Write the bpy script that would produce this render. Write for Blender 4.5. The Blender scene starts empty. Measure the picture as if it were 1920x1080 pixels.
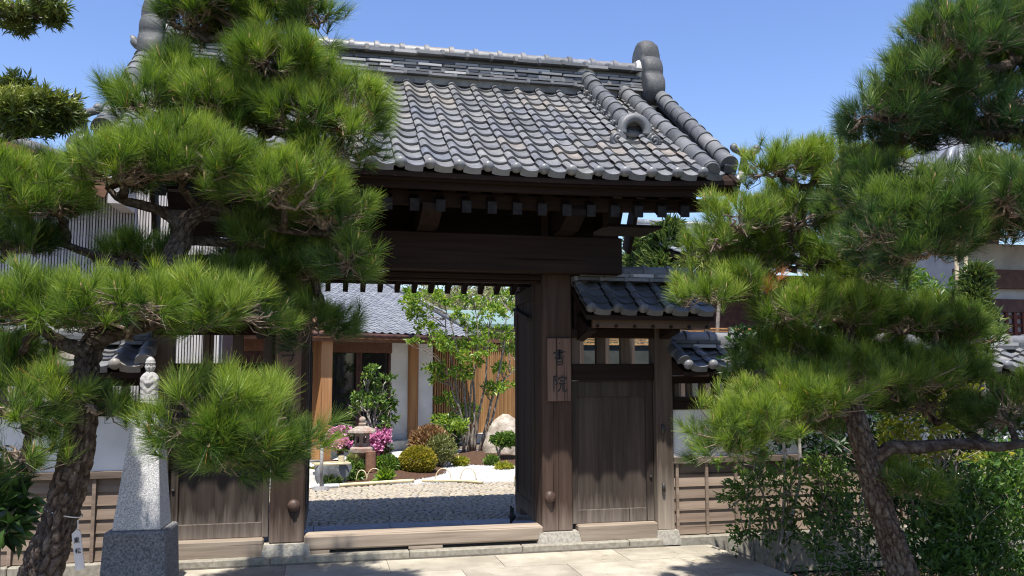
import bpy, math
import numpy as np
from mathutils import Matrix, Vector, Euler

# ------------------------------------------------------------------ camera, sky, sun, exposure
SC = bpy.context.scene
COL = SC.collection
F = 1600.0; YAW = math.radians(12.75); PITCH = math.atan(150.0 / F); CAMH = 1.65

cam = bpy.data.cameras.new('camera'); cam_o = bpy.data.objects.new('camera', cam); COL.objects.link(cam_o)
cam.sensor_width = 36.0; cam.lens = 36.0 * F / 1920.0; cam.clip_start = 0.05; cam.clip_end = 3000
cam_o.location = (0, 0, CAMH); cam_o.rotation_euler = (math.pi / 2 + PITCH, 0, -YAW)
SC.camera = cam_o

SUN_EL, SUN_AZ = math.radians(69), math.radians(196)      # azimuth measured clockwise from +Y
w = bpy.data.worlds.new('World'); SC.world = w; w.use_nodes = True
nt = w.node_tree; nt.nodes.clear()
sky = nt.nodes.new('ShaderNodeTexSky'); sky.sky_type = 'NISHITA'; sky.sun_disc = False
sky.sun_elevation = SUN_EL; sky.sun_rotation = SUN_AZ
sky.altitude = 20; sky.air_density = 1.0; sky.dust_density = 0.55; sky.ozone_density = 2.2
hsv = nt.nodes.new('ShaderNodeHueSaturation'); hsv.inputs['Saturation'].default_value = 1.12; hsv.inputs['Hue'].default_value = 0.513
bg = nt.nodes.new('ShaderNodeBackground'); bg.inputs['Strength'].default_value = 0.14
wo = nt.nodes.new('ShaderNodeOutputWorld')
nt.links.new(sky.outputs[0], hsv.inputs['Color']); nt.links.new(hsv.outputs[0], bg.inputs['Color'])
nt.links.new(bg.outputs[0], wo.inputs['Surface'])
sl = bpy.data.lights.new('sun', 'SUN'); sl.energy = 5.0; sl.angle = math.radians(0.53); sl.color = (1.0, 0.955, 0.88)
so = bpy.data.objects.new('sun', sl); COL.objects.link(so)
sdir = Vector((math.sin(SUN_AZ) * math.cos(SUN_EL), math.cos(SUN_AZ) * math.cos(SUN_EL), math.sin(SUN_EL)))
so.rotation_euler = sdir.to_track_quat('Z', 'Y').to_euler(); so.location = sdir * 60
SC.view_settings.view_transform = 'Standard'; SC.view_settings.look = 'None'
SC.view_settings.exposure = 0.70; SC.view_settings.gamma = 1.0
SC.cycles.use_denoising = True
try:
    SC.cycles.denoiser = 'OPENIMAGEDENOISE'; SC.cycles.denoising_input_passes = 'RGB_ALBEDO_NORMAL'; SC.cycles.denoising_prefilter = 'ACCURATE'
except Exception: pass
SC.cycles.sample_clamp_indirect = 3.0; SC.cycles.filter_width = 1.15; SC.cycles.caustics_reflective = False; SC.cycles.caustics_refractive = False
try: SC.view_settings.use_curve_mapping = False
except Exception: pass

# ------------------------------------------------------------------ sight lines: a pixel of the photo to a place in the world
def ray(px, py):
    x, y, z = (px - 960) / F, 1.0, (540 - py) / F
    c, s = math.cos(PITCH), math.sin(PITCH); y, z = y * c - z * s, y * s + z * c
    c, s = math.cos(YAW), math.sin(YAW); x, y = x * c + y * s, -x * s + y * c
    return np.array([x, y, z])
CAM = np.array([0, 0, CAMH])
def P(px, py, Y):                    # on the vertical plane y = Y
    r = ray(px, py); return CAM + r * (Y / r[1])
def G(px, py, z=0.0):                # on the level z
    r = ray(px, py); return CAM + r * ((z - CAMH) / r[2])
def PL(px, py, O, n):                # on the plane through O with normal n
    r = ray(px, py); O = np.asarray(O, float); n = np.asarray(n, float)
    return CAM + r * (np.dot(O - CAM, n) / np.dot(r, n))
def DC(Y, px):                       # metres per photo pixel at that place
    r = ray(px, 690); return Y / r[1] / F

RNG = np.random.RandomState(7)
def nrm(v):
    v = np.asarray(v, float); return v / np.maximum(np.linalg.norm(v, axis=-1, keepdims=True), 1e-9)

# ------------------------------------------------------------------ materials
def new_mat(name):
    m = bpy.data.materials.new(name); m.use_nodes = True
    t = m.node_tree; t.nodes.clear()
    o = t.nodes.new('ShaderNodeOutputMaterial'); b = t.nodes.new('ShaderNodeBsdfPrincipled')
    t.links.new(b.outputs[0], o.inputs['Surface'])
    return m, t, b, o
def N(t, typ, **kw):
    n = t.nodes.new(typ)
    for k, v in kw.items():
        if k in n.inputs: n.inputs[k].default_value = v
        else: setattr(n, k, v)
    return n
def ramp(t, fac, stops, interp='LINEAR'):
    r = t.nodes.new('ShaderNodeValToRGB'); cr = r.color_ramp; cr.interpolation = interp
    while len(cr.elements) < len(stops): cr.elements.new(0.5)
    for e, (p, c) in zip(cr.elements, stops):
        e.position = p; e.color = (c[0], c[1], c[2], 1)
    if fac is not None: t.links.new(fac, r.inputs[0])
    return r.outputs[0]
def coords(t, scale=(1, 1, 1), loc=None):
    c = t.nodes.new('ShaderNodeTexCoord'); mp = t.nodes.new('ShaderNodeMapping')
    mp.inputs['Scale'].default_value = scale
    t.links.new(c.outputs['Object'], mp.inputs['Vector'])
    oi = t.nodes.new('ShaderNodeObjectInfo'); mu = N(t, 'ShaderNodeVectorMath', operation='SCALE')
    mu.inputs[0].default_value = (31.7, 17.3, 23.9); t.links.new(oi.outputs['Random'], mu.inputs['Scale'])
    t.links.new(mu.outputs[0], mp.inputs['Location'])
    return mp.outputs[0], c, oi
def noise(t, vec, scale, detail=4, rough=0.55, out=0):
    n = N(t, 'ShaderNodeTexNoise', Scale=scale, Detail=detail, Roughness=rough)
    if vec is not None: t.links.new(vec, n.inputs['Vector'])
    return n.outputs[out]
def mixc(t, fac, a, b, blend='MIX'):
    m = t.nodes.new('ShaderNodeMix'); m.data_type = 'RGBA'; m.blend_type = blend
    for sock, v in ((m.inputs[0], fac), (m.inputs[6], a), (m.inputs[7], b)):
        if hasattr(v, 'links'): t.links.new(v, sock)
        elif isinstance(v, (tuple, list)): sock.default_value = (v[0], v[1], v[2], 1)
        else: sock.default_value = v
    return m.outputs[2]
def mth(t, op, a, b=None, clamp=False):
    m = t.nodes.new('ShaderNodeMath'); m.operation = op; m.use_clamp = clamp
    for i, v in enumerate((a, b)):
        if v is None: continue
        if hasattr(v, 'links'): t.links.new(v, m.inputs[i])
        else: m.inputs[i].default_value = v
    return m.outputs[0]
def bump(t, b, h, strength=0.4, dist=0.01):
    n = N(t, 'ShaderNodeBump', Strength=strength, Distance=dist)
    t.links.new(h, n.inputs['Height']); t.links.new(n.outputs[0], b.inputs['Normal'])
    return n
def maprange(t, v, a, b, c=0.0, d=1.0):
    m = t.nodes.new('ShaderNodeMapRange'); m.clamp = True
    t.links.new(v, m.inputs[0])
    for i, x in zip((1, 2, 3, 4), (a, b, c, d)): m.inputs[i].default_value = x
    return m.outputs[0]

def wood(name, dark, light, axis, rough=0.75, worn=None, wornz=(0.15, 0.75), gscale=1.0):
    """grain running along axis; worn = paler weathered colour towards the foot of the timber"""
    m, t, b, o = new_mat(name)
    s = [26 * gscale] * 3; s[axis] = 1.3 * gscale
    v, c, oi = coords(t, s)
    n1 = noise(t, v, 1.0, 5, 0.6)
    s2 = [7 * gscale] * 3; s2[axis] = 0.5
    v2, _, _ = coords(t, s2)
    n2 = noise(t, v2, 1.0, 3, 0.5)
    f = mth(t, 'ADD', mth(t, 'MULTIPLY', n1, 0.6), mth(t, 'MULTIPLY', n2, 0.4))
    col = ramp(t, f, [(0.30, dark), (0.52, tuple(0.5 * (x + y) for x, y in zip(dark, light))), (0.72, light)])
    s3 = [34 * gscale] * 3; s3[axis] = .45
    v3, _, _ = coords(t, s3); n3 = noise(t, v3, 1.0, 2, 0.5)
    crack = maprange(t, n3, .27, .335, 1.0, 0.0)
    var = maprange(t, oi.outputs['Random'], 0, 1, 0.78, 1.2)
    hs = N(t, 'ShaderNodeHueSaturation'); t.links.new(col, hs.inputs['Color']); t.links.new(var, hs.inputs['Value'])
    col = hs.outputs[0]
    if worn is not None:
        ge = t.nodes.new('ShaderNodeNewGeometry'); sp = t.nodes.new('ShaderNodeSeparateXYZ')
        t.links.new(ge.outputs['Position'], sp.inputs[0])
        sc = [22, 22, 22]; sc[axis] = 1.6
        vv, _, _ = coords(t, sc)
        nn = noise(t, vv, 1.0, 4, 0.6)
        z = mth(t, 'ADD', sp.outputs[2], mth(t, 'MULTIPLY', mth(t, 'SUBTRACT', nn, 0.5), 0.55))
        fac = maprange(t, z, wornz[0], wornz[1], 1.0, 0.0)
        wc = mixc(t, n1, tuple(x * 0.55 for x in worn), tuple(min(1, x * 1.3) for x in worn))
        col = mixc(t, fac, col, wc)
    col = mixc(t, mth(t, 'MULTIPLY', crack, .85), col, tuple(.22 * x for x in dark))
    f = mth(t, 'SUBTRACT', f, mth(t, 'MULTIPLY', crack, .5))
    t.links.new(col, b.inputs['Base Color'])
    b.inputs['Roughness'].default_value = rough; b.inputs['Specular IOR Level'].default_value = 0.12
    bump(t, b, f, 0.55, 0.006)
    return m
def simple(name, c1, c2, scale=8, rough=0.8, bs=0.3, bd=0.01, detail=5, rnd=0.0, spec=0.4, stops=(0.35, 0.65), c3=None, s3=1.2):
    m, t, b, o = new_mat(name)
    v, c, oi = coords(t)
    n = noise(t, v, scale, detail, 0.6)
    col = ramp(t, n, [(stops[0], c1), (stops[1], c2)])
    if c3 is not None:
        n3 = noise(t, v, s3, 4, 0.6)
        col = mixc(t, maprange(t, n3, 0.45, 0.68), col, c3)
    if rnd:
        var = maprange(t, oi.outputs['Random'], 0, 1, 1 - rnd, 1 + rnd)
        hs = N(t, 'ShaderNodeHueSaturation'); t.links.new(col, hs.inputs['Color']); t.links.new(var, hs.inputs['Value']); col = hs.outputs[0]
    t.links.new(col, b.inputs['Base Color']); b.inputs['Roughness'].default_value = rough
    b.inputs['Specular IOR Level'].default_value = spec
    if bs: bump(t, b, n, bs, bd)
    return m
def leafmat(name, stops, trans=0.35, rough=0.45, spec=0.4, tscale=1.5):
    """colour from each leaf's own tint attribute; light passes through"""
    m, t, b, o = new_mat(name)
    a = t.nodes.new('ShaderNodeAttribute'); a.attribute_name = 'tint'
    col = ramp(t, a.outputs['Fac'], stops)
    t.links.new(col, b.inputs['Base Color']); b.inputs['Roughness'].default_value = rough
    b.inputs['Specular IOR Level'].default_value = spec
    tr = t.nodes.new('ShaderNodeBsdfTranslucent')
    tc = N(t, 'ShaderNodeHueSaturation', Saturation=1.1, Value=tscale); t.links.new(col, tc.inputs['Color'])
    t.links.new(tc.outputs[0], tr.inputs['Color'])
    mx = t.nodes.new('ShaderNodeMixShader'); mx.inputs[0].default_value = trans
    t.links.new(b.outputs[0], mx.inputs[1]); t.links.new(tr.outputs[0], mx.inputs[2]); t.links.new(mx.outputs[0], o.inputs['Surface'])
    return m
def tilemat(name, cols, rough=0.42, spec=0.5):
    m, t, b, o = new_mat(name)
    v, c, oi = coords(t)
    col = ramp(t, oi.outputs['Random'], cols)
    n = noise(t, v, 9, 5, 0.65); n2 = noise(t, v, 60, 3, 0.6)
    var = maprange(t, n, 0.25, 0.75, 0.80, 1.42)
    hs = N(t, 'ShaderNodeHueSaturation'); t.links.new(col, hs.inputs['Color']); t.links.new(var, hs.inputs['Value'])
    col = mixc(t, maprange(t, n2, 0.56, 0.72, 0, 0.4), hs.outputs[0], (0.30, 0.29, 0.26))
    n4 = noise(t, v, 3.0, 6, 0.7)
    col = mixc(t, maprange(t, n4, 0.55, 0.8, 0, 0.55), col, (0.055, 0.052, 0.045))
    t.links.new(col, b.inputs['Base Color'])
    r = maprange(t, n, 0.3, 0.7, rough - 0.1, rough + 0.15); t.links.new(r, b.inputs['Roughness'])
    b.inputs['Specular IOR Level'].default_value = spec
    bump(t, b, n2, 0.15, 0.004)
    return m

TILES = [(0.0, (.095, .097, .10)), (.2, (.16, .161, .162)), (.4, (.12, .124, .132)), (.55, (.19, .188, .184)), (.68, (.15, .148, .143)), (.78, (.125, .132, .15)), (.9, (.175, .17, .16)), (1.0, (.205, .18, .155))]
M = {}
M['tile'] = tilemat('roof_tile_clay', TILES)
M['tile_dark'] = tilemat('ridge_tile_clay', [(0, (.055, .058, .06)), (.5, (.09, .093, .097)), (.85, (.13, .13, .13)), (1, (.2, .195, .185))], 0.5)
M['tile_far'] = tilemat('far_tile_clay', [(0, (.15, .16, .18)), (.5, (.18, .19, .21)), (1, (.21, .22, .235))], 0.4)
M['noshi'] = tilemat('ridge_course_clay', [(0, (.05, .053, .056)), (.45, (.10, .105, .11)), (.75, (.17, .172, .175)), (.92, (.30, .30, .29)), (1, (.42, .41, .39))], 0.5)
M['tile_black'] = tilemat('ridge_plate_clay', [(0, (.045, .047, .048)), (1, (.065, .067, .068))], 0.62, 0.3)
M['mortar'] = simple('lime_mortar', (.45, .43, .4), (.7, .68, .64), 14, 0.9, 0.6, 0.01)
M['mortar_grey'] = simple('grey_mortar', (.13, .13, .125), (.24, .235, .22), 9, 0.9, 0.4, 0.01)
DK, LT = (.0095, .0056, .0042), (.030, .0185, .0138)
M['wood_z'] = wood('old_timber_upright', (.025, .0155, .012), (.08, .053, .041), 2, worn=(.24, .185, .15), wornz=(0.05, 0.42))
M['wood_x'] = wood('old_timber_level', DK, LT, 0)
M['wood_y'] = wood('old_timber_crosswise', DK, LT, 1)
M['wood_panel'] = wood('door_panel_timber', (.024, .0185, .0155), (.085, .067, .056), 2, worn=(.24, .20, .17), wornz=(0.1, 0.45))
M['wood_pale'] = wood('worn_sill_timber', (.17, .13, .10), (.42, .35, .275), 0, 0.85)
M['wood_board'] = wood('weathered_board', (.15, .105, .08), (.36, .285, .22), 0, 0.85)
M['wood_ledge'] = wood('ledge_timber', (.10, .075, .06), (.22, .175, .14), 0, 0.85)
M['wood_post'] = wood('grey_post_timber', (.045, .034, .027), (.13, .10, .08), 2, worn=(.36, .30, .24), wornz=(0.15, 0.75))
M['wood_fascia'] = wood('fascia_timber', (.055, .036, .025), (.125, .085, .058), 0)
M['wood_sign'] = wood('sign_timber', (.095, .06, .046), (.17, .11, .083), 2, 0.7)
M['wood_eave'] = wood('eave_timber', (.0105, .006, .0043), (.034, .02, .014), 0)
M['ink'] = simple('brush_ink', (.006, .006, .008), (.014, .014, .018), 20, 0.6, 0)
M['iron'] = simple('black_iron', (.02, .02, .022), (.045, .042, .04), 30, 0.5, 0.2, 0.003)
M['bronze'] = simple('rusted_iron_boss', (.045, .028, .022), (.10, .06, .045), 25, 0.5, 0.2, 0.003)
M['capmetal'] = simple('rafter_end_metal', (.020, .019, .019), (.036, .034, .034), 18, 0.9, 0.1, spec=0.05)
M['plaster'] = simple('white_plaster', (.74, .73, .70), (.84, .83, .81), 3, 0.9, 0.15, 0.004, c3=(.66, .64, .60))
M['plaster_grey'] = simple('grey_plaster', (.34, .33, .32), (.44, .43, .41), 4, 0.9, 0.15, 0.004)
M['granite'] = simple('speckled_granite', (.30, .30, .31), (.68, .67, .66), 120, 0.7, 0.3, 0.002, 2, stops=(0.38, 0.6))
M['granite_shaded'] = simple('shade_toned_granite', (.09, .09, .095), (.27, .27, .28), 60, 0.75, 0.5, 0.01, 3, stops=(0.35, 0.65))  # same granite as the shaft, with shade put into its colour
M['plinth'] = simple('plinth_granite', (.24, .22, .185), (.41, .385, .33), 40, 0.85, 0.35, 0.004, 4)
M['statue'] = simple('carved_pale_stone', (.30, .295, .285), (.46, .45, .44), 35, 0.85, 0.4, 0.004)
M['paving'] = simple('pale_paving_stone', (.325, .292, .232), (.44, .40, .325), 4, 0.85, 0.2, 0.003, 9, rnd=0.07, c3=(.265, .235, .185), s3=1.7)
M['edging'] = simple('stone_edging', (.21, .19, .15), (.33, .305, .25), 28, 0.9, 0.3, 0.004)
M['slate_slab'] = simple('threshold_slab', (.30, .30, .31), (.40, .40, .41), 8, 0.8, 0.15, 0.003, rnd=0.06)
M['cobble'] = tilemat('cobble_stone', [(0, (.30, .25, .18)), (.3, (.43, .375, .285)), (.6, (.36, .315, .25)), (.8, (.48, .415, .305)), (1, (.31, .30, .275))], 0.8, 0.3)
M['gravel'] = simple('white_gravel', (.52, .52, .52), (.70, .70, .70), 60, 0.95, 1.0, 0.02, 3)
M['soil'] = simple('brown_bark_soil', (.045, .022, .012), (.13, .068, .038), 45, 0.95, 1.0, 0.03, 5)
M['ground'] = simple('bare_earth', (.09, .07, .05), (.19, .155, .115), 8, 0.95, 0.6, 0.03, 6)
M['joint'] = simple('joint_bed', (.12, .105, .085), (.18, .16, .13), 20, 0.95, 0.3)
M['bark'] = simple('pine_bark', (.032, .023, .018), (.14, .108, .086), 30, 0.95, 1.0, 0.02, 8, c3=(.10, .088, .075), s3=6, stops=(.38, .66))
def barkmat():
    m, t, b, o = new_mat('pine_bark')
    v, c, oi = coords(t); n = noise(t, v, 34, 8, 0.65); n2 = noise(t, v, 6, 4, 0.6)
    col = ramp(t, n, [(.36, (.038, .026, .020)), (.66, (.165, .128, .102))]); col = mixc(t, maprange(t, n2, .45, .7, 0, .8), col, (.125, .112, .098))
    a = t.nodes.new('ShaderNodeAttribute'); a.attribute_name = 'tint'        # 0 in the fissures between plates, 1 on the plates
    col = mixc(t, a.outputs['Fac'], (.022, .013, .009), col)
    t.links.new(col, b.inputs['Base Color']); b.inputs['Roughness'].default_value = .95; b.inputs['Specular IOR Level'].default_value = .2
    bump(t, b, n, 1.0, .02); return m
M['bark'] = barkmat()
M['twig'] = simple('pine_twig', (.07, .05, .038), (.27, .205, .155), 30, 0.9, 0.4, 0.004, 4)
M['stem'] = simple('shrub_stem', (.12, .10, .08), (.30, .26, .22), 25, 0.9, 0.4, 0.004)
M['stem_pale'] = simple('pale_stem', (.25, .22, .19), (.48, .44, .40), 25, 0.9, 0.3, 0.004)
M['candle'] = simple('pine_candle', (.30, .19, .08), (.48, .34, .16), 30, 0.8, 0)
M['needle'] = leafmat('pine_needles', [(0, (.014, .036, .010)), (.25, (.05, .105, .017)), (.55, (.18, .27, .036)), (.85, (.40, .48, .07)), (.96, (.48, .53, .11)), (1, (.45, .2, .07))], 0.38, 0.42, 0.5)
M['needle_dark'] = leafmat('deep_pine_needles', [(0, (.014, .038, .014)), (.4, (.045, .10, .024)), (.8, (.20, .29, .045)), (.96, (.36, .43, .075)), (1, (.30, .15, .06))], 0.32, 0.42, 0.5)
M['podo'] = leafmat('podocarpus_leaf', [(0, (.04, .065, .016)), (.5, (.12, .16, .03)), (1, (.30, .32, .07))], 0.25, 0.4)
M['leaf_dark'] = leafmat('dark_glossy_leaf', [(0, (.014, .036, .013)), (.5, (.038, .085, .022)), (1, (.10, .18, .04))], 0.22, 0.3, 0.5)
M['leaf_mid'] = leafmat('green_leaf', [(0, (.03, .07, .018)), (.5, (.085, .165, .03)), (1, (.22, .31, .05))], 0.3, 0.4)
M['leaf_bright'] = leafmat('spring_leaf', [(0, (.06, .13, .02)), (.5, (.16, .27, .035)), (1, (.36, .43, .07))], 0.45, 0.45)
M['leaf_yellow'] = leafmat('yellow_green_leaf', [(0, (.09, .13, .02)), (.5, (.24, .27, .035)), (1, (.48, .43, .06))], 0.4, 0.45)
M['leaf_gold'] = leafmat('golden_box_leaf', [(0, (.08, .10, .015)), (.4, (.22, .21, .025)), (1, (.44, .35, .04))], 0.25, 0.5)
M['leaf_red'] = leafmat('russet_leaf', [(0, (.14, .07, .04)), (.5, (.26, .14, .07)), (1, (.36, .26, .10))], 0.3, 0.5)
M['leaf_olive'] = leafmat('olive_leaf', [(0, (.08, .10, .03)), (.5, (.17, .19, .06)), (1, (.30, .31, .11))], 0.3, 0.5)
M['petal'] = leafmat('pink_azalea_petal', [(0, (.62, .22, .42)), (.5, (.78, .38, .58)), (1, (.86, .55, .72))], 0.2, 0.5)
M['hillleaf'] = leafmat('hill_leaf', [(0, (.06, .075, .03)), (.45, (.13, .13, .06)), (.7, (.2, .17, .1)), (1, (.24, .28, .07))], 0.25, 0.6)
M['juniper'] = leafmat('cypress_spray', [(0, (.03, .06, .018)), (.5, (.075, .125, .03)), (1, (.17, .21, .05))], 0.25, 0.5)
M['grass'] = leafmat('grass_blade', [(0, (.03, .07, .015)), (.5, (.08, .14, .03)), (1, (.2, .22, .06))], 0.3, 0.5)
M['cedar'] = wood('orange_cedar', (.33, .15, .062), (.56, .31, .145), 2, 0.6)
M['cedar_x'] = wood('red_cedar_beam', (.12, .058, .036), (.24, .125, .08), 0, 0.6)
M['bamboo'] = wood('bamboo_slat', (.24, .12, .05), (.50, .29, .13), 2, 0.6)
M['bamboo_pale'] = simple('pale_bamboo', (.55, .46, .27), (.72, .63, .42), 12, 0.5, 0.1, rnd=0.08)
M['stake'] = simple('old_bamboo_stake', (.26, .21, .13), (.42, .35, .24), 12, 0.6, 0.1, rnd=0.1)
M['silverwood'] = wood('silvered_lath', (.38, .355, .335), (.60, .57, .55), 2, 0.8)
M['redwood'] = wood('red_lattice', (.07, .025, .02), (.14, .05, .04), 2, 0.7)
M['redwall'] = simple('dark_red_boards', (.05, .022, .018), (.10, .045, .035), 9, 0.7, 0.2)
M['shoji'] = simple('lattice_paper', (.22, .20, .20), (.30, .28, .28), 5, 0.9, 0)
M['concrete'] = simple('grey_concrete', (.42, .41, .38), (.55, .54, .50), 9, 0.9, 0.2)
M['copper'] = simple('green_copper_roof', (.13, .20, .185), (.19, .27, .245), 5, 0.6, 0.1)
M['lantern'] = simple('lantern_stone', (.22, .185, .15), (.42, .37, .31), 22, 0.9, 0.6, 0.01, c3=(.30, .17, .13), s3=4)
M['rock'] = simple('banded_rock', (.22, .18, .14), (.52, .46, .38), 5, 0.85, 0.8, 0.05, 7)
M['rock_dark'] = simple('basin_rock', (.06, .065, .07), (.20, .21, .22), 4, 0.6, 0.7, 0.05, 7)
M['metal'] = simple('grey_metal', (.22, .21, .21), (.32, .31, .30), 20, 0.5, 0)
M['hill'] = simple('hill_ground', (.08, .07, .045), (.16, .14, .09), 1.0, 0.95, 0.3)
M['screen'] = simple('grey_screen_panel', (.03, .036, .032), (.06, .066, .06), 4, 0.9, 0.2)
M['white_end'] = simple('white_rafter_end', (.70, .70, .69), (.80, .80, .79), 9, 0.8, 0)
def glassmat():
    m, t, b, o = new_mat('dark_window_glass')
    b.inputs['Base Color'].default_value = (.012, .014, .016, 1); b.inputs['Roughness'].default_value = 0.04
    b.inputs['Specular IOR Level'].default_value = 0.6
    return m
M['glass'] = glassmat()
def watermat():
    m, t, b, o = new_mat('basin_water')
    b.inputs['Base Color'].default_value = (.02, .03, .03, 1); b.inputs['Roughness'].default_value = 0.03
    return m
M['water'] = watermat()

# ------------------------------------------------------------------ mesh building
ORG = {}                                   # object name -> world place of its local origin
class MB:
    def __init__(s): s.v = []; s.f = []; s.n = 0
    def add(s, v, f):
        v = np.asarray(v, float).reshape(-1, 3)
        s.v.append(v); s.f += [tuple(int(i) + s.n for i in q) for q in f]; s.n += len(v); return s
    def frame(s, o, x, y, z, lx, ly, lz):   # box centred on o in the axes x y z
        o, x, y, z = [np.asarray(a, float) for a in (o, x, y, z)]
        c = []
        for k in (-.5, .5):
            for j in (-.5, .5):
                for i in (-.5, .5): c.append(o + x * i * lx + y * j * ly + z * k * lz)
        return s.add(c, [(0, 2, 3, 1), (4, 5, 7, 6), (0, 1, 5, 4), (2, 6, 7, 3), (0, 4, 6, 2), (1, 3, 7, 5)])
    def box(s, x0, x1, y0, y1, z0, z1, bev=0.0):
        if bev <= 0:
            return s.frame(((x0 + x1) / 2, (y0 + y1) / 2, (z0 + z1) / 2), (1, 0, 0), (0, 1, 0), (0, 0, 1), x1 - x0, y1 - y0, z1 - z0)
        b = min(bev, (x1 - x0) * .45, (y1 - y0) * .45, (z1 - z0) * .45)
        X, Y, Z = (x0, x1), (y0, y1), (z0, z1); vs = {}; L = []
        def V(i, j, k, a):
            key = (i, j, k, a)
            if key not in vs:
                p = [X[i], Y[j], Z[k]]; sg = (1 - 2 * i, 1 - 2 * j, 1 - 2 * k)
                for q in range(3):
                    if q != a: p[q] += sg[q] * b
                vs[key] = len(L); L.append(p)
            return vs[key]
        f = []
        for a in range(3):
            o = [q for q in range(3) if q != a]
            for side in (0, 1):
                idx = []
                for (p, q) in ((0, 0), (1, 0), (1, 1), (0, 1)):
                    t = [0, 0, 0]; t[a] = side; t[o[0]] = p; t[o[1]] = q; idx.append(V(*t, a))
                if (side == 0) ^ (a == 1): idx.reverse()
                f.append(tuple(idx))
        for a in range(3):                   # edges along axis a
            o = [q for q in range(3) if q != a]
            for p in (0, 1):
                for q in (0, 1):
                    t0 = [0, 0, 0]; t0[o[0]] = p; t0[o[1]] = q; t1 = list(t0); t1[a] = 1
                    f.append((V(*t0, o[0]), V(*t1, o[0]), V(*t1, o[1]), V(*t0, o[1])))
        for i in (0, 1):
            for j in (0, 1):
                for k in (0, 1): f.append((V(i, j, k, 0), V(i, j, k, 1), V(i, j, k, 2)))
        return s.add(L, f)
    def beam(s, p0, p1, w, h, up=(0, 0, 1)):
        p0, p1 = np.asarray(p0, float), np.asarray(p1, float); d = p1 - p0; L = np.linalg.norm(d); d = d / L
        x = nrm(np.cross(d, up)); z = np.cross(x, d)
        return s.frame((p0 + p1) / 2, x, d, z, w, L, h)
    def prism(s, poly, e):                   # planar polygon (3D points) pushed along e
        a = np.asarray(poly, float); b = a + np.asarray(e, float); n = len(a)
        f = [tuple(range(n))[::-1], tuple(range(n, 2 * n))] + [(i, (i + 1) % n, n + (i + 1) % n, n + i) for i in range(n)]
        return s.add(np.vstack([a, b]), f)
    def tube(s, path, rad, n=8, cap=True):
        p = np.asarray(path, float); m = len(p); rad = np.broadcast_to(np.asarray(rad, float), (m,))
        t = np.gradient(p, axis=0); t = nrm(t)
        ref = np.array([0.31, 0.17, 0.93]); ref = np.array([1., 0, 0]) if abs(np.dot(ref, t[0])) > .9 else ref
        x = nrm(ref - t * (t @ ref)[:, None]); y = np.cross(t, x)
        a = np.linspace(0, 2 * math.pi, n, endpoint=False)
        v = p[:, None] + rad[:, None, None] * (np.cos(a)[None, :, None] * x[:, None] + np.sin(a)[None, :, None] * y[:, None])
        f = [(i * n + j, i * n + (j + 1) % n, (i + 1) * n + (j + 1) % n, (i + 1) * n + j) for i in range(m - 1) for j in range(n)]
        if cap: f += [tuple(range(n))[::-1], tuple(range((m - 1) * n, m * n))]
        return s.add(v.reshape(-1, 3), f)
    def lathe(s, prof, c=(0, 0, 0), n=20, sx=1, sy=1, phase=0.0):
        a = np.linspace(0, 2 * math.pi, n, endpoint=False) + phase; v = []
        for r, z in prof: v.append(np.stack([c[0] + r * sx * np.cos(a), c[1] + r * sy * np.sin(a), np.full(n, c[2] + z)], 1))
        m = len(prof)
        f = [(i * n + j, i * n + (j + 1) % n, (i + 1) * n + (j + 1) % n, (i + 1) * n + j) for i in range(m - 1) for j in range(n)]
        f += [tuple(range(n))[::-1], tuple(range((m - 1) * n, m * n))]
        return s.add(np.vstack(v), f)
    def ball(s, c, r, n=10, m=7):
        r = np.broadcast_to(np.asarray(r, float), (3,)); th = np.linspace(-math.pi / 2, math.pi / 2, m)
        prof = [(max(math.cos(t), .02), math.sin(t)) for t in th]
        k = MB().lathe(prof, n=n); return s.add(k.v[0] * r + np.asarray(c, float), k.f)
    def mesh(s, name, org=(0, 0, 0), smooth=False):
        me = bpy.data.meshes.new(name); v = np.vstack(s.v) - np.asarray(org, float)
        me.from_pydata([tuple(p) for p in v], [], s.f); me.update()
        if smooth:
            me.polygons.foreach_set('use_smooth', np.ones(len(me.polygons), bool))
        return me
    def build(s, name, mat, parent=None, smooth=False, sharp=None, **tags):
        org = ORG[parent.name] if parent is not None else (tags.pop('org', None))
        if org is None:
            v = np.vstack(s.v); lo, hi = v.min(0), v.max(0); org = np.array([(lo[0] + hi[0]) / 2, (lo[1] + hi[1]) / 2, lo[2]])
        me = s.mesh(name, org, smooth)
        if sharp:
            try: me.set_sharp_from_angle(angle=math.radians(sharp))
            except Exception: pass
        return link(name, me, mat, parent, org if parent is None else None, **tags)
def link(name, me, mat, parent=None, org=None, **tags):
    o = bpy.data.objects.new(name, me); COL.objects.link(o)
    if mat is not None and len(me.materials) == 0: me.materials.append(M[mat] if isinstance(mat, str) else mat)
    if parent is not None: o.parent = parent; ORG[o.name] = ORG[parent.name]
    elif org is not None: o.location = org; ORG[o.name] = np.asarray(org, float)
    for k, v in tags.items():
        if v is not None: o[k] = v
    return o
def piece(name, me, mat, parent, pos, rot=None, scale=None, **tags):
    """one more object on a shared mesh; pos in world terms, rot a 3x3 of column axes or euler"""
    o = bpy.data.objects.new(name, me); COL.objects.link(o)
    if len(me.materials) == 0: me.materials.append(M[mat])
    o.parent = parent; o.location = np.asarray(pos, float) - ORG[parent.name]; ORG[o.name] = np.asarray(pos, float)
    if rot is not None:
        if np.asarray(rot).shape == (3, 3): o.rotation_euler = Matrix([list(r) for r in np.asarray(rot)]).to_euler()
        else: o.rotation_euler = rot
    if scale is not None: o.scale = scale
    for k, v in tags.items(): o[k] = v
    return o
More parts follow.
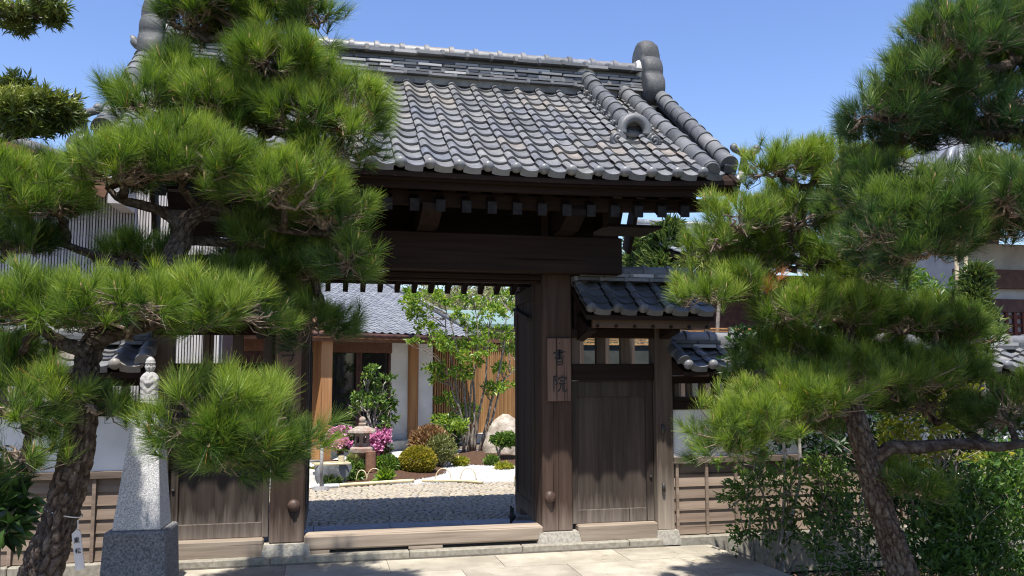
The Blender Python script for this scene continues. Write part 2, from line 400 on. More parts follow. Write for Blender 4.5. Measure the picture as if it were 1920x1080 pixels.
def thing(name, label, cat, loc, group=None):
    o = bpy.data.objects.new(name, None); COL.objects.link(o); o.empty_display_size = .2
    o.location = loc; ORG[o.name] = np.asarray(loc, float); o['label'] = label; o['category'] = cat
    if group: o['group'] = group
    return o
def struct(name, mb, mat, smooth=False, parent=None):
    return mb.build(name, mat, parent, smooth, kind='structure') if parent is None else mb.build(name, mat, parent, smooth)
def axes(d, up=(0, 0, 1)):                 # columns: side, along, normal
    d = nrm(d); x = nrm(np.cross(d, up)); z = np.cross(x, d); return np.stack([x, d, z], 1)
def big_mesh(name, v, quads, tint=None, smooth=False):
    me = bpy.data.meshes.new(name); v = np.ascontiguousarray(v, np.float32); q = np.ascontiguousarray(quads, np.int32)
    k = q.shape[1]
    me.vertices.add(len(v)); me.vertices.foreach_set('co', v.ravel())
    me.loops.add(q.size); me.loops.foreach_set('vertex_index', q.ravel())
    me.polygons.add(len(q)); me.polygons.foreach_set('loop_start', np.arange(0, q.size, k, dtype=np.int32))
    try: me.polygons.foreach_set('loop_total', np.full(len(q), k, np.int32))
    except Exception: pass
    if tint is not None:
        a = me.attributes.new('tint', 'FLOAT', 'POINT'); a.data.foreach_set('value', np.ascontiguousarray(tint, np.float32))
    me.update(calc_edges=True)
    me.polygons.foreach_set('use_smooth', np.full(len(q), smooth))
    return me
def spline(pts, n):
    p = np.asarray(pts, float); k = len(p)
    if k < 3: return np.array([p[0] + (p[-1] - p[0]) * t for t in np.linspace(0, 1, n)])
    q = np.vstack([2 * p[0] - p[1], p, 2 * p[-1] - p[-2]]); out = []
    for u in np.linspace(0, k - 1 - 1e-6, n):
        i = int(u); t = u - i; a, b, c, d = q[i:i + 4]
        out.append(.5 * ((2 * b) + (c - a) * t + (2 * a - 5 * b + 4 * c - d) * t * t + (3 * b - a - 3 * c + d) * t ** 3))
    return np.array(out)
# ------------------------------------------------------------------ ground, paving, courtyard
GZ = -0.34
mb = MB(); gs = 500
mb.add([(-gs, -60, GZ), (gs, -60, GZ), (gs, 900, GZ), (-gs, 900, GZ)], [(0, 1, 2, 3)])
struct('ground', mb, 'ground')
# planting bed on the left, level with the paving
mb = MB(); mb.box(-7.5, -0.95, 3.0, 7.78, GZ + .004, -0.03)
struct('planting_bed', mb, 'ground')
# paving in front of the gate: a bed and separate slabs
pr0 = G(1330, 1020); pr1 = G(1490, 1080)
def pave_right(y): return pr0[0] + (y - pr0[1]) * (pr1[0] - pr0[0]) / (pr1[1] - pr0[1])
PVL = -1.15
mb = MB(); ya, yb = 2.2, 7.60
mb.prism([(PVL, ya, GZ + .004), (pave_right(ya), ya, GZ + .004), (pave_right(yb), yb, GZ + .004), (PVL, yb, GZ + .004)], (0, 0, -GZ - .022))
pav = struct('pavement', mb, 'joint')
rows = [7.60, 7.13, 6.52, 5.9, 5.25, 4.6, 3.9, 3.2, 2.2]
for r in range(len(rows) - 1):
    y1, y0 = rows[r], rows[r + 1]; x = PVL - (0.55 if r % 2 else 0.1); wd = [1.02, .84, .95, 1.1, .9]
    k = r
    while True:
        xe = x + wd[k % 5]; k += 1
        xl = max(x, PVL); lim0, lim1 = pave_right(y0), pave_right(y1)
        if xl >= max(lim0, lim1) - .05: break
        q = [(xl + .002, y0 + .002), (min(xe, lim0) - .002, y0 + .002), (min(xe, lim1) - .002, y1 - .002), (xl + .002, y1 - .002)]
        if xe > PVL + .05 and q[1][0] > q[0][0] + .02 and q[2][0] > q[3][0] + .02:
            MB().prism([(a, b, -.026) for a, b in q], (0, 0, .022 + RNG.uniform(0, .003))).build('paving_slab', 'paving', pav)
        x = xe
# stone edging along the foot of the gate
mb = MB(); x = -1.25
edg = []
while x < 3.15:
    xe = min(x + RNG.uniform(.8, 1.3), 3.16); edg.append((x, xe)); x = xe
mb.box(-1.3, 3.16, 7.601, 7.99, -.06, .012); sill_base = struct('stone_footing', mb, 'joint')
for a, b in edg: MB().box(a + .003, b - .003, 7.604, 7.98, .0, .062 + RNG.uniform(0, .004), .008).build('edging_stone', 'edging', sill_base)

# ------------------------------------------------------------------ the roofed gate
YF = 7.72; PXL, PXR, PW = -0.235, 2.18, 0.29; GC = 0.5 * (PXL + PXR)
NXR, NXL, NW = 3.24, 2 * GC - 3.24, 0.17
gate = thing('temple_gate', 'large dark timber temple gate with a curved grey tiled roof', 'gate', (GC, YF + .15, 0))
for i, x in enumerate((PXL, PXR)):
    MB().box(x - PW / 2, x + PW / 2, YF, YF + .30, .155, 3.35, .012).build('main_post', 'wood_z', gate)
    MB().prism([(x - .215, YF - .075, 0), (x + .215, YF - .075, 0), (x + .215, YF + .37, 0), (x - .215, YF + .37, 0)], (0, 0, .02)) \
        .add([(x - .215, YF - .075, .02), (x + .215, YF - .075, .02), (x + .215, YF + .37, .02), (x - .215, YF + .37, .02),
              (x - .185, YF - .045, .155), (x + .185, YF - .045, .155), (x + .185, YF + .34, .155), (x - .185, YF + .34, .155)],
             [(4, 5, 6, 7), (0, 1, 5, 4), (1, 2, 6, 5), (2, 3, 7, 6), (3, 0, 4, 7)]).build('post_plinth', 'plinth', gate)
    bx = x + (.055 if i == 0 else -.075)
    prof = [(.001, .048), (.018, .046), (.02, .036), (.038, .03), (.05, .016), (.054, 0)]
    k = MB().lathe(prof, n=20); v = k.v[0]; v = np.stack([v[:, 0] + bx, YF - v[:, 2], v[:, 1] + .47], 1)
    b_ = MB().add(v, k.f).build('iron_boss', 'bronze', gate, True, 40)
    xq = x + (-.08 if i == 0 else .14)
    MB().box(xq - .125, xq + .125, 9.28, 9.52, .05, 3.05, .01).build('rear_post', 'wood_z', gate)
    MB().box(xq - .19, xq + .19, 9.21, 9.59, -.02, .05, .01).build('post_plinth', 'plinth', gate)
    MB().beam((x, YF + .3, 2.2), (x, 9.3, 2.2), .11, .2).build('tie_beam', 'wood_y', gate)
    MB().beam((x, YF + .3, 2.72), (x, 9.3, 2.72), .12, .24).build('tie_beam', 'wood_y', gate)
# threshold timber (chamfered, slightly worn) between the posts
xa, xb = PXL + PW / 2 - .002, PXR - PW / 2 + .002
mb = MB(); n = 16
for a, b in [(0, .2), (.2, .46), (.46, .55), (.55, .88), (.88, 1)]:
    pass
MB().box(xa + .004, xb - .004, YF - .045, YF + .16, .092, .216, .014).build('threshold', 'wood_pale', gate)
MB().box(xa + .02, xa + .22, YF - .042, YF + .15, .066, .0915).build('threshold_shim', 'wood_pale', gate)
MB().box(xa + .9, xa + 1.2, YF - .040, YF + .15, .066, .0915).build('threshold_shim', 'wood_pale', gate)
# lintel and head rails
LZ0, LZ1 = P(710, 502.5, YF - .21)[2], P(700, 430, YF - .21)[2]; ZR1 = P(850, 521, YF)[2]
MB().box(PXL - .45, PXR + .58, YF - .21, YF - .003, LZ0, LZ1, .01).build('great_lintel', 'wood_x', gate)
MB().box(xa, xb, YF + .0, YF + .17, ZR1, LZ0 - .003, .006).build('head_rail', 'wood_x', gate)
MB().box(xa, xb, YF + .06, YF + .14, P(850, 528, YF + .06)[2], ZR1 - .002, .004).build('head_rail', 'wood_x', gate)
# roof frame
YE, YR = 6.85, 9.02
ze0 = P(960, 333, YE)[2] + .045; zr0 = P(900, 163, YR)[2]; SL = (zr0 - ze0) / (YR - YE); AL = math.atan(SL)
XL_E, XR_E = -1.42, P(1345, 335, YE)[0]
def lift(x): return .055 * (abs(x - GC) / 2.45) ** 3
def rz(x, y): return ze0 + SL * (y - YE) + lift(x) * max(0, 1 - (y - YE) / (YR - YE))
XO_R, XO_L = P(1222, 186, YR)[0], P(318, 120, YR)[0]
print('roof', ze0, zr0, SL, XR_E, XO_R, XO_L)
XV = XR_E + .16; XVL = 2 * GC - XV
# deck below the tiles
mb = MB(); xs = np.linspace(XVL, XV, 15); v = []
for x in xs: v += [(x, YE + .01, rz(x, YE) - .035), (x, YR, rz(x, YR) - .035), (x, YR, rz(x, YR) - .075), (x, YE + .01, rz(x, YE) - .075)]
f = []
for i in range(14):
    for j in range(4): f.append((4 * i + j, 4 * i + 4 + j, 4 * i + 4 + (j + 1) % 4, 4 * i + (j + 1) % 4))
f += [(0, 1, 2, 3), (56, 59, 58, 57)]
mb.add(v, f); roof = mb.build('roof', 'wood_eave', gate)
mb = MB(); YB = 9.95; zb = 3.22; v = []
xs2 = np.linspace(XVL, XV, 160)
for x in xs2:
    wv = .03 * math.cos(2 * math.pi * x / .241)
    v += [(x, YR, zr0 + wv), (x, YB, zb + wv), (x, YB, zb - .08), (x, YR, zr0 - .08)]
f = []
for i in range(159):
    for j in range(4): f.append((4 * i + j, 4 * i + (j + 1) % 4, 4 * i + 4 + (j + 1) % 4, 4 * i + 4 + j))
mb.add(v, f); mb.build('rear_slope', 'tile', roof)
MB().prism([(XVL, YR, zr0 - .085), (XV, YR, zr0 - .085), (XV, YB, zb - .085), (XVL, YB, zb - .085)], (0, 0, -.03)).build('rear_deck', 'wood_eave', roof)
# pantiles
TW, TL, ROWS = .241, .25, 14
EXP = (YR - YE) / math.cos(AL) / ROWS
PROF = [(-.03, .020), (.015, .038), (.08, .047), (.15, .049), (.22, .043), (.30, .027), (.40, .006), (.52, -.008), (.66, -.014), (.80, -.012), (.92, -.004), (1.01, .008)]
def tile_mesh(name, w, ln, lip=.024, drip=False, ball=True, amp=1.0):
    PROF = [(t, h * amp) for t, h in globals()['PROF']]
    v = []; n = len(PROF)
    for (t, h) in PROF: v.append((t * w, 0, h + lip + .004))
    for (t, h) in PROF: v.append((t * w, ln, h))
    for (t, h) in PROF: v.append((t * w, .004, h + .002))
    f = [(i, i + 1, n + i + 1, n + i) for i in range(n - 1)]
    f += [(2 * n + i, 2 * n + i + 1, i + 1, i) for i in range(n - 1)] + [(0, n, 2 * n), (n - 1, 3 * n - 1, 2 * n - 1)]
    v += [(PROF[0][0] * w, 0, PROF[0][1] + lip - .012), (PROF[0][0] * w, ln, PROF[0][1] - .014)]; f.append((0, 3 * n, 3 * n + 1, n))
    k = MB().add(v, f)
    if drip:
        up = [i for i in range(5, n - 1)]; vv = []
        for i in up: vv.append((PROF[i][0] * w, -.006, PROF[i][1] + lip + .006))
        for i in up: vv.append((PROF[i][0] * w, -.006, PROF[i][1] * .35 + lip - .056))
        for i in up: vv.append((PROF[i][0] * w, .016, PROF[i][1] + lip + .006))
        for i in up: vv.append((PROF[i][0] * w, .016, PROF[i][1] * .35 + lip - .056))
        m = len(up)
        ff = [(m + i, m + i + 1, i + 1, i) for i in range(m - 1)] + [(3 * m + i, 2 * m + i, 2 * m + i + 1, 3 * m + i + 1) for i in range(m - 1)]
        ff += [(i, i + 1, 2 * m + i + 1, 2 * m + i) for i in range(m - 1)] + [(m + i, 3 * m + i, 3 * m + i + 1, m + i + 1) for i in range(m - 1)]
        ff += [(0, 2 * m, 3 * m, m), (m - 1, 2 * m - 1, 4 * m - 1, 3 * m - 1)]
        k.add(vv, ff)
        if ball: k.ball((.155 * w, .008, .022 + lip * .5), (.050, .038, .048), 12, 8)
    me = k.mesh(name, smooth=True)
    try: me.set_sharp_from_angle(angle=math.radians(38))
    except Exception: pass
    return me
me_tile = tile_mesh('pantile', TW, TL); me_eave = tile_mesh('eave_tile', TW, TL, drip=True)
ncol = int((XV - XVL) / TW); x0 = XV - .10 - ncol * TW
for c in range(ncol):
    x = x0 + c * TW
    for r in range(ROWS):
        y = YE + r * EXP * math.cos(AL); jit = RNG.normal(0, .0022)
        rot = (AL + RNG.normal(0, .006), RNG.normal(0, .006), RNG.normal(0, .004))
        if r == 0:
            piece('eave_tile', me_eave, 'tile', roof, (x, y - .01, rz(x + TW / 2, y) + .002), (AL * .92, math.atan(lift(x + TW) - lift(x)) * -.5, 0))
        else:
            piece('pantile', me_tile, 'tile', roof, (x + jit, y + RNG.normal(0, .003), rz(x + TW / 2, y) - .002), rot)
# round cap tiles down the verges and descending ridge
def cap_mesh(name, r, ln, collar=.008):
    n = 12; a = np.linspace(-.25, math.pi + .25, n); v = []
    st = [(0, r * .62), (0, r + collar), (.045, r + collar * 1.1), (.055, r * 1.0), (ln, r * .96)]
    for y, rr in st: v.append(np.stack([rr * np.cos(a), np.full(n, y), rr * np.sin(a)], 1))
    f = [(i * n + j + 1, i * n + j, (i + 1) * n + j, (i + 1) * n + j + 1) for i in range(4) for j in range(n - 1)]
    f.append(tuple(range(n)))
    me = MB().add(np.vstack(v), f).mesh(name, smooth=True)
    try: me.set_sharp_from_angle(angle=math.radians(40))
    except Exception: pass
    return me
def cap_row(p0, p1, n, r, parent, name='cap_tile', mat='tile_dark', roll=(0, 0, 1)):
    p0, p1 = np.asarray(p0), np.asarray(p1); L = np.linalg.norm(p1 - p0); st = L / n
    me = cap_mesh(name, r, st * 1.12); A = axes(p1 - p0, roll)
    for i in range(n):
        d = RNG.normal(0, .003, 3)
        piece(name, me, mat, parent, p0 + (p1 - p0) * i / n + d, A)
    return me
capr = .082
for sgn in (1, -1):
    mir = lambda x: x if sgn > 0 else 2 * GC - x
    XiE, XiR = P(1332, 332, YE)[0], P(1163, 170, YR)[0]
    XoE, XoR = P(1366, 314, YE + .14)[0], P(1222, 186, YR)[0]
    p0 = np.array([mir(XiE), YE - .02, rz(XiE, YE) + .055]); p1 = np.array([mir(XiR), YR - .05, rz(XiR, YR) + .06])
    cap_row(p0, p1, 11, capr, roof)
    q0 = np.array([mir(XoE), YE + .12, rz(XoE, YE + .12) + .06]); q1 = np.array([mir(XoR), YR - .08, rz(XoR, YR) + .075])
    cap_row(q0, q1, 11, capr * .95, roof)
    # end knob of the inner row, and mortar bed under the outer row
    d = nrm(p1 - p0)
    k = MB(); k.tube([p0 - d * .012, p0 + d * .0], [capr * .9, capr * 1.02], 18); k.build('cap_end', 'tile_dark', roof, True, 40)
    MB().beam(q0 + (.01 * sgn, 0, -.045), q1 + (.01 * sgn, 0, -.045), .12, .08).build('verge_bed', 'tile_dark', roof)
    MB().beam(p0 + (0, .02, -.03), p1 + (0, 0, -.03), .12, .06).build('verge_bed', 'mortar_grey', roof)
    # barge board below the verge
    b0 = np.array([mir(XV) + sgn * .03, YE + .02, rz(XV, YE) - .14]); b1 = np.array([mir(XV + .1) + sgn * .03, YR, rz(XV, YR) - .14])
    MB().beam(b0, b1, .05, .2).build('barge_board', 'wood_eave', gate)
    MB().beam(b1, b1 + (0, YB - YR - .02, zb - zr0 + .02), .05, .2).build('barge_board', 'wood_eave', gate)
    # corner finial: a curled bracket of tile on white mortar
    cx = mir(P(1404, 330, YE)[0]) ; cy = YE + .1; cz = rz(XV, YE) + .02
    cs = abs(DC(YE, 1385))
    fin = MB().ball((cx - sgn * 0.03, cy + .12, cz + .0), (.05, .09, .06), 12, 8).ball((cx + sgn * .02, cy + .05, cz + .03), (.045, .05, .07), 10, 7).build('corner_mortar', 'mortar', roof, True)
    mb = MB()
    base = np.array([cx + sgn * .03, cy + .05, cz + .08])
    mb.tube(spline([base, base + (0, -.01, .07), base + (sgn * .0, -.03, .13)], 8), [.05, .045, .04, .036, .034, .034, .034, .034], 10)
    top = base + (0, -.03, .15)
    for s2 in (1, -1):
        pts = [top + (s2 * .02, 0, 0), top + (s2 * .07, -.01, .015), top + (s2 * .115, -.015, .03), top + (s2 * .125, -.015, .055), top + (s2 * .10, -.015, .06)]
        mb.tube(spline(pts, 12), np.linspace(.034, .024, 12), 9); mb.ball(top + (s2 * .108, -.016, .048), .032, 10, 7)
    mb.ball(top + (0, -.03, -.01), .036, 10, 7)
    mb.build('corner_finial', 'tile_dark', roof, True)
    # descending ridge: stacked flat tiles, a row of caps, and the ridge-end ornament
    k1 = P(1098, 137, YR - .06); k0 = P(1186, 236, YE + .82)
    if sgn < 0: k1[0] = 2 * GC - k1[0]; k0[0] = 2 * GC - k0[0]
    g1 = np.array([k1[0], k1[1], rz(GC, k1[1])]); g0 = np.array([k0[0], k0[1], rz(GC, k0[1])])
    t0, t1 = k0 - np.array([0, 0, .05]), k1 - np.array([0, 0, .05])
    cap_row(t0 + nrm(t1 - t0) * .05, t1, 9, .083, roof, 'ridge_cap_tile')
    A = axes(t1 - t0); nl = 4; L = np.linalg.norm(t1 - t0)
    MB().beam(0.5 * (t0 + g0), 0.5 * (t1 + g1), .10, float(np.linalg.norm(t0 - g0)) * .86).build('ridge_core', 'mortar_grey', roof)
    me_n = MB().frame((0, 0, 0), (1, 0, 0), (0, 1, 0), (0, 0, 1), 1, 1, 1).mesh('ridge_tile'); me_k = MB().frame((0, 0, 0), (1, 0, 0), (0, 1, 0), (0, 0, 1), 1, 1, 1).mesh('ridge_knob')
    for l in range(nl):
        fz = (l + .55) / (nl + .35); npc = 10
        a0 = g0 + (t0 - g0) * fz; a1 = g1 + (t1 - g1) * fz; st = L / npc; off = .5 * (l % 2)
        for i in range(npc):
            u0 = (i + off) / npc; u1 = min(1, (i + 1 + off) / npc - .012)
            if u1 <= u0: continue
            c = a0 + (a1 - a0) * (u0 + u1) / 2
            piece('ridge_tile', me_n, 'noshi', roof, c, A, (.19 - .012 * l + RNG.uniform(0, .006), (u1 - u0) * L, .028))
            if l in (1, 2):
                piece('ridge_knob', me_k, 'tile', roof, a0 + (a1 - a0) * u0 + A[:, 2] * .016, A, (.205, .045, .034))
    # ornament at the lower end
    o = t0 + np.array([0, -.05, -.035]); d = -A[:, 1]; ax = A[:, 0]; up = np.array([0, 0, 1.0]); d = nrm(np.array([d[0] * .6, d[1], 0]))
    ax = nrm(np.cross(up, -d)); 
    SC_ = 1.02
    ax = ax * SC_; up = up * SC_
    on = MB(); th = np.linspace(-.35, math.pi + .35, 22)
    on.tube([o + ax * (.128 * math.cos(a)) + up * (.128 * math.sin(a) + .02) for a in th], .048, 10)
    orn = on.build('ridge_end_tile', 'tile_dark', roof, True)
    on = MB(); on.prism([o + ax * (.132 * math.cos(a)) + up * (.132 * math.sin(a) + .02) - d * .075 for a in np.linspace(0, 2 * math.pi, 20, endpoint=False)], -d * .03)
    on.tube([o + up * .02 - d * .11, o + up * .02 + d * .01], .128 * SC_, 22, False)
    on.build('ornament_back', 'tile_black', roof)
    on = MB(); on.tube([o + ax * (.10 * math.cos(a)) + up * (.10 * math.sin(a) + .02) - d * .03 for a in np.linspace(0, 2 * math.pi, 22)], .012, 6); on.build('ornament_rim', 'tile_black', roof, True)
    on = MB(); hx = [o + ax * (.066 * math.cos(a)) + up * (.066 * math.sin(a) + .0) - d * .055 for a in np.linspace(math.pi / 2, 2.5 * math.pi, 7)]
    on.tube(hx, .0065, 6)
    on.build('crest', 'tile_black', roof, True)
    for s2 in (1, -1):
        c = o + ax * (s2 * .185) + up * (-.08) + d * .02; sp = []
        for a in np.linspace(0, 4.6 * math.pi, 34):
            rr = .074 * (1 - a / (5.2 * math.pi)); sp.append(c + ax * (s2 * rr * math.cos(a + 1.6)) + up * (rr * math.sin(a + 1.6)) + d * (.03 * a / 14))
        sc_ = MB(); sc_.tube(sp, np.linspace(.030, .016, 34), 8); sc_.ball(c - d * .02, (.07, .05, .07), 12, 8); sc_.build('scroll', 'tile_dark', roof, True)
    on = MB()
    on.prism([o + ax * x_ + up * z_ for x_, z_ in ((-.19, -.13), (-.1, -.175), (0, -.16), (.1, -.175), (.19, -.13), (.12, -.07), (0, -.085), (-.12, -.07))], d * .04)
    on.build('ornament_foot', 'tile_black', roof)
    up = np.array([0, 0, 1.0])
    MB().ball(t1 + (0, .0, .02), (.115, .08, .10), 14, 8).ball(t1 + (-.09 * sgn, -.03, -.09), (.055, .05, .10), 10, 7).build('mortar_cap', 'mortar', roof, True)
    MB().ball(p1 + (0, .01, .02), (.10, .07, .075), 14, 8).build('mortar_cap', 'mortar', roof, True)
# main ridge
XRL, XRR = 2 * GC - P(1196, 150, YR)[0], P(1196, 150, YR)[0]
ztop = P(900, 100, YR)[2]; zb0 = zr0 - .02; HR = ztop - zb0
MB().box(XRL, XRR, YR - .13, YR + .13, zb0 - .03, zb0 + HR * .12, .004).build('ridge_bed', 'mortar_grey', roof)
MB().box(XRL, XRR, YR - .085, YR + .085, zb0 + HR * .1, zb0 + HR * .86).build('ridge_core', 'tile_dark', roof)
me_n = MB().box(-.5, .5, -.5, .5, -.5, .5, .04).mesh('ridge_tile'); me_k = MB().box(-.5, .5, -.5, .5, -.5, .5, .1).mesh('ridge_knob')
lay = [(.15, .185, 1), (.255, .165, 1), (.355, .142, 0), (.445, .152, 0), (.535, .134, 0), (.74, .178, 1)]
npc = 19; LW = XRR - XRL; st = LW / npc
for l, (fz, dp, kn) in enumerate(lay):
    off = .5 * (l % 2); hh = .026 if l != 5 else .034
    for i in range(-1, npc):
        a = XRL + (i + off) * st; b = a + st - .004; a = max(a, XRL); b = min(b, XRR)
        if b - a < .03: continue
        z = zb0 + HR * fz + RNG.normal(0, .002)
        piece('ridge_tile', me_n, 'noshi', roof, ((a + b) / 2, YR + RNG.normal(0, .002), z), (RNG.normal(0, .02), RNG.normal(0, .004), 0), (b - a, 2 * dp + RNG.uniform(-.006, .01), hh))
        if kn: piece('ridge_knob', me_k, 'tile', roof, (a, YR, z + .006), None, (.042, 2 * dp + .026, hh + .02))
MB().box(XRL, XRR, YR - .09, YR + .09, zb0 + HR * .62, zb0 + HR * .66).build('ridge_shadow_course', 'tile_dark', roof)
me_c = cap_mesh('ridge_cap_tile', .078, st * 1.08, .016)
for i in range(npc):
    piece('ridge_cap_tile', me_c, 'tile', roof, (XRR - i * st, YR, zb0 + HR * .87), axes((-1, 0, 0)))
for l, dz in ((0, .83),):
    for i in range(npc):
        piece('ridge_knob', me_k, 'tile', roof, (XRL + (i + .5) * st, YR, zb0 + HR * dz), None, (.046, .30, .045))
# ridge-end ornaments: swelling cloud-shaped plates
for sgn in (1, -1):
    xc = (XRR + .10) if sgn > 0 else (XRL - .10)
    circ = [(0, .50, .165), (.10, .27, .175), (-.10, .27, .175), (.155, .045, .19), (-.155, .045, .19), (0, .2, .2)]
    cz0 = zb0 + .03
    th = np.linspace(0, 2 * math.pi, 64, endpoint=False); cy0, cz1 = 0.0, .24; rr = []
    for a in th:
        dx, dz = math.cos(a), math.sin(a); best = .02
        for (yy, zz, r) in circ:
            ox, oz = yy - cy0, zz - cz1; bq = ox * dx + oz * dz; c = ox * ox + oz * oz - r * r; disc = bq * bq - c
            if disc > 0: best = max(best, bq + math.sqrt(disc))
        rr.append(best)
    rr = np.array(rr); v = []; lev = [(-.115, .86), (-.10, .955), (-.05, 1.02), (0, 1.035), (.05, 1.02), (.10, .94), (.12, .80)]
    for x_, s_ in lev: v.append(np.stack([np.full(64, xc + sgn * x_), YR + s_ * rr * np.cos(th), cz0 + cz1 + s_ * rr * np.sin(th)], 1))
    f = [(i * 64 + j, i * 64 + (j + 1) % 64, (i + 1) * 64 + (j + 1) % 64, (i + 1) * 64 + j) for i in range(6) for j in range(64)]
    f += [tuple(range(64))[::-1], tuple(range(384, 448))]
    if sgn < 0: f = [q[::-1] for q in f]
    MB().add(np.vstack(v), f).build('ridge_end_plate', 'tile_black', roof, True, 50)
    MB().ball((xc - sgn * .11, YR - .03, cz0 + .27), (.05, .14, .16), 12, 8).build('mortar_cap', 'mortar', roof, True)
    MB().ball((xc, YR - .12, cz0 - .13), (.11, .10, .07), 12, 8).build('mortar_cap', 'mortar', roof, True)
    if sgn < 0:
        MB().tube(spline([(xc - .1, YR - .05, cz0 + .12), (xc - .17, YR - .06, cz0 + .15), (xc - .2, YR - .06, cz0 + .2), (xc - .22, YR - .06, cz0 + .2)], 8), np.linspace(.05, .035, 8), 10).build('ridge_end_curl', 'tile_dark', roof, True)
# eave timbers
def eave_line(y, dz, n=13): return [(x, y, rz(x, y) + dz) for x in np.linspace(XVL + .04, XV - .04, n)]
def sweep_beam(name, mat, pts, w, h, parent):
    p = np.asarray(pts); v = []
    for q in p: v += [q + (0, 0, 0), q + (0, w, 0), q + (0, w, h), q + (0, 0, h)]
    n = len(p); f = [(4 * i + j, 4 * i + (j + 1) % 4, 4 * i + 4 + (j + 1) % 4, 4 * i + 4 + j) for i in range(n - 1) for j in range(4)]
    f += [(3, 2, 1, 0), tuple(4 * (n - 1) + j for j in range(4))]
    return MB().add(v, f).build(name, mat, parent)
sweep_beam('eave_fascia', 'wood_eave', eave_line(YE + .035, -.115), .05, .075, gate)
sweep_beam('eave_fascia', 'wood_eave', eave_line(YE + .095, -.21), .06, .09, gate)
sweep_beam('eave_purlin', 'wood_x', eave_line(YE + .30, -.44), .12, .105, gate)
ra0 = P(850, 386, YE + .24); dzr = ra0[2] - rz(GC, YE + .06)
nr = 21; sp = .222
for i in range(nr):
    x = GC + (i - (nr - 1) / 2) * sp + .01
    if x > XV - .03 or x < XVL + .03: continue
    a = np.array([x, YE + .24, rz(x, YE + .06) + dzr]); b = np.array([x, YR - .1, rz(x, YR - .1) + dzr + .03])
    rf = MB().beam(a, b, .068, .085).build('rafter', 'wood_y', gate)
    MB().frame(a + (0, -.012, -.005), (1, 0, 0), (0, 1, 0), (0, 0, 1), .078, .03, .10).build('rafter_cap', 'capmetal', gate)
for i, y in enumerate((7.5, 8.3)):
    MB().box(XVL + .06, XV - .06, y, y + .14, rz(GC, y) - .46, rz(GC, y) - .30).build('purlin', 'wood_x', gate)
for x in (PXL, GC - .06, PXR):
    MB().prism([(x - .085, YE + .22, rz(GC, YE + .3) - .50), (x - .085, YE + .22, rz(GC, YE + .3) - .445), (x - .085, YF + .35, 3.14), (x - .085, YF + .35, LZ1 + .005), (x - .085, YF - .2, LZ1 + .003), (x - .085, YE + .45, rz(GC, YE + .3) - .60)], (.17, 0, 0)).build('bracket_arm', 'wood_y', gate)
MB().box(PXL - .36, PXR + .40, YF + .1, YF + .14, LZ1 + .004, 3.30).build('frieze_board', 'wood_x', gate)
for x in (PXL - .42, PXR + .41):     # gable infill boards
    MB().prism([(x, YF - .15, 2.97), (x, 9.4, 2.97), (x, 9.4, 3.4), (x, YR, zr0 - .12), (x, YF - .1, rz(GC, YF - .1) - .12), (x, YF - .15, rz(GC, YF - .2) - .2)], (.05, 0, 0)).build('gable_board', 'wood_x', gate)
for i in range(15):                  # rafter ends of the rear eave, seen through the opening
    x = GC - 7 * .178 + i * .178
    MB().beam((x, 9.02, P(850, 552, 9.02)[2] + .036), (x, YF + .35, 3.02), .052, .075).build('rear_rafter', 'wood_y', gate)
zq = P(850, 534, 8.9)[2]
MB().box(PXL, PXR, 8.86, 8.93, zq - .006, zq + .07).build('rear_rail', 'wood_x', gate)
MB().box(PXL, PXR, 8.55, 8.6, zq + .08, zq + .36).build('rear_board', 'wood_x', gate)
MB().box(XVL + .2, XV - .2, YF + .3, 8.6, 3.06, 3.09).build('ceiling_board', 'wood_x', gate)
# door leaves standing open
def leaf(hx, hy, ang, wd, sgn, zt):
    d = np.array([math.cos(ang), math.sin(ang), 0]); nn = np.array([-d[1], d[0], 0]); o = np.array([hx, hy, 0])
    dr = MB().frame(o + d * .045 + (0, 0, (zt + .2) / 2), d, nn, (0, 0, 1), .09, .06, zt - .2).build('door_leaf', 'wood_panel', gate)
    MB().frame(o + d * (wd - .045) + (0, 0, (zt + .2) / 2), d, nn, (0, 0, 1), .09, .06, zt - .2).build('door_stile', 'wood_panel', dr)
    nb = 5
    for i in range(nb):
        a = .09 + (wd - .18) * (i + .5) / nb
        MB().frame(o + d * a + (0, 0, (zt + .2) / 2), d, nn, (0, 0, 1), (wd - .18) / nb - .008, .03 + .004 * (i % 2), zt - .24).build('door_board', 'wood_panel', dr)
    for z in (.27, zt - .09): MB().frame(o + d * wd / 2 + (0, 0, z), d, nn, (0, 0, 1), wd - .19, .055, .13).build('door_rail', 'wood_panel', dr)
    b0 = o + d * .12 + (0, 0, zt - .25); b1 = o + d * (wd - .12) + (0, 0, zt - .85)
    MB().beam(o + d * .1 + nn * sgn * .035 + (0, 0, zt - .35), o + d * (wd - .1) + nn * sgn * .035 + (0, 0, zt - .2), .03, .08, nn).build('door_brace', 'wood_panel', dr)
    MB().box(-.02, .02, -.02, .02, -.1, .1).add([], []) if 0 else None
    return dr
leaf(xb + .03, YF + .33, math.radians(86.8), 1.06, 1, 2.48)
leaf(xa - .02, YF + .33, math.radians(89), 1.06, -1, 2.48)
# iron door stay standing at the end of the right leaf
st_ = P(958, 955, 8.95); mb = MB(); mb.tube([(st_[0], 8.95, .0), (st_[0], 8.95, .2)], .012, 8); mb.tube([(st_[0] + .03, 9.02, .03), (st_[0] + .03, 9.02, .17)], .018, 8); mb.box(st_[0] - .012, st_[0] + .05, 8.93, 9.04, .075, .10); mb.ball((st_[0] + .03, 8.99, .08), .035)
t_ = mb.build('door_stop', 'iron', None, True, label='black iron door stop standing beside the open right door leaf', category='door stop')

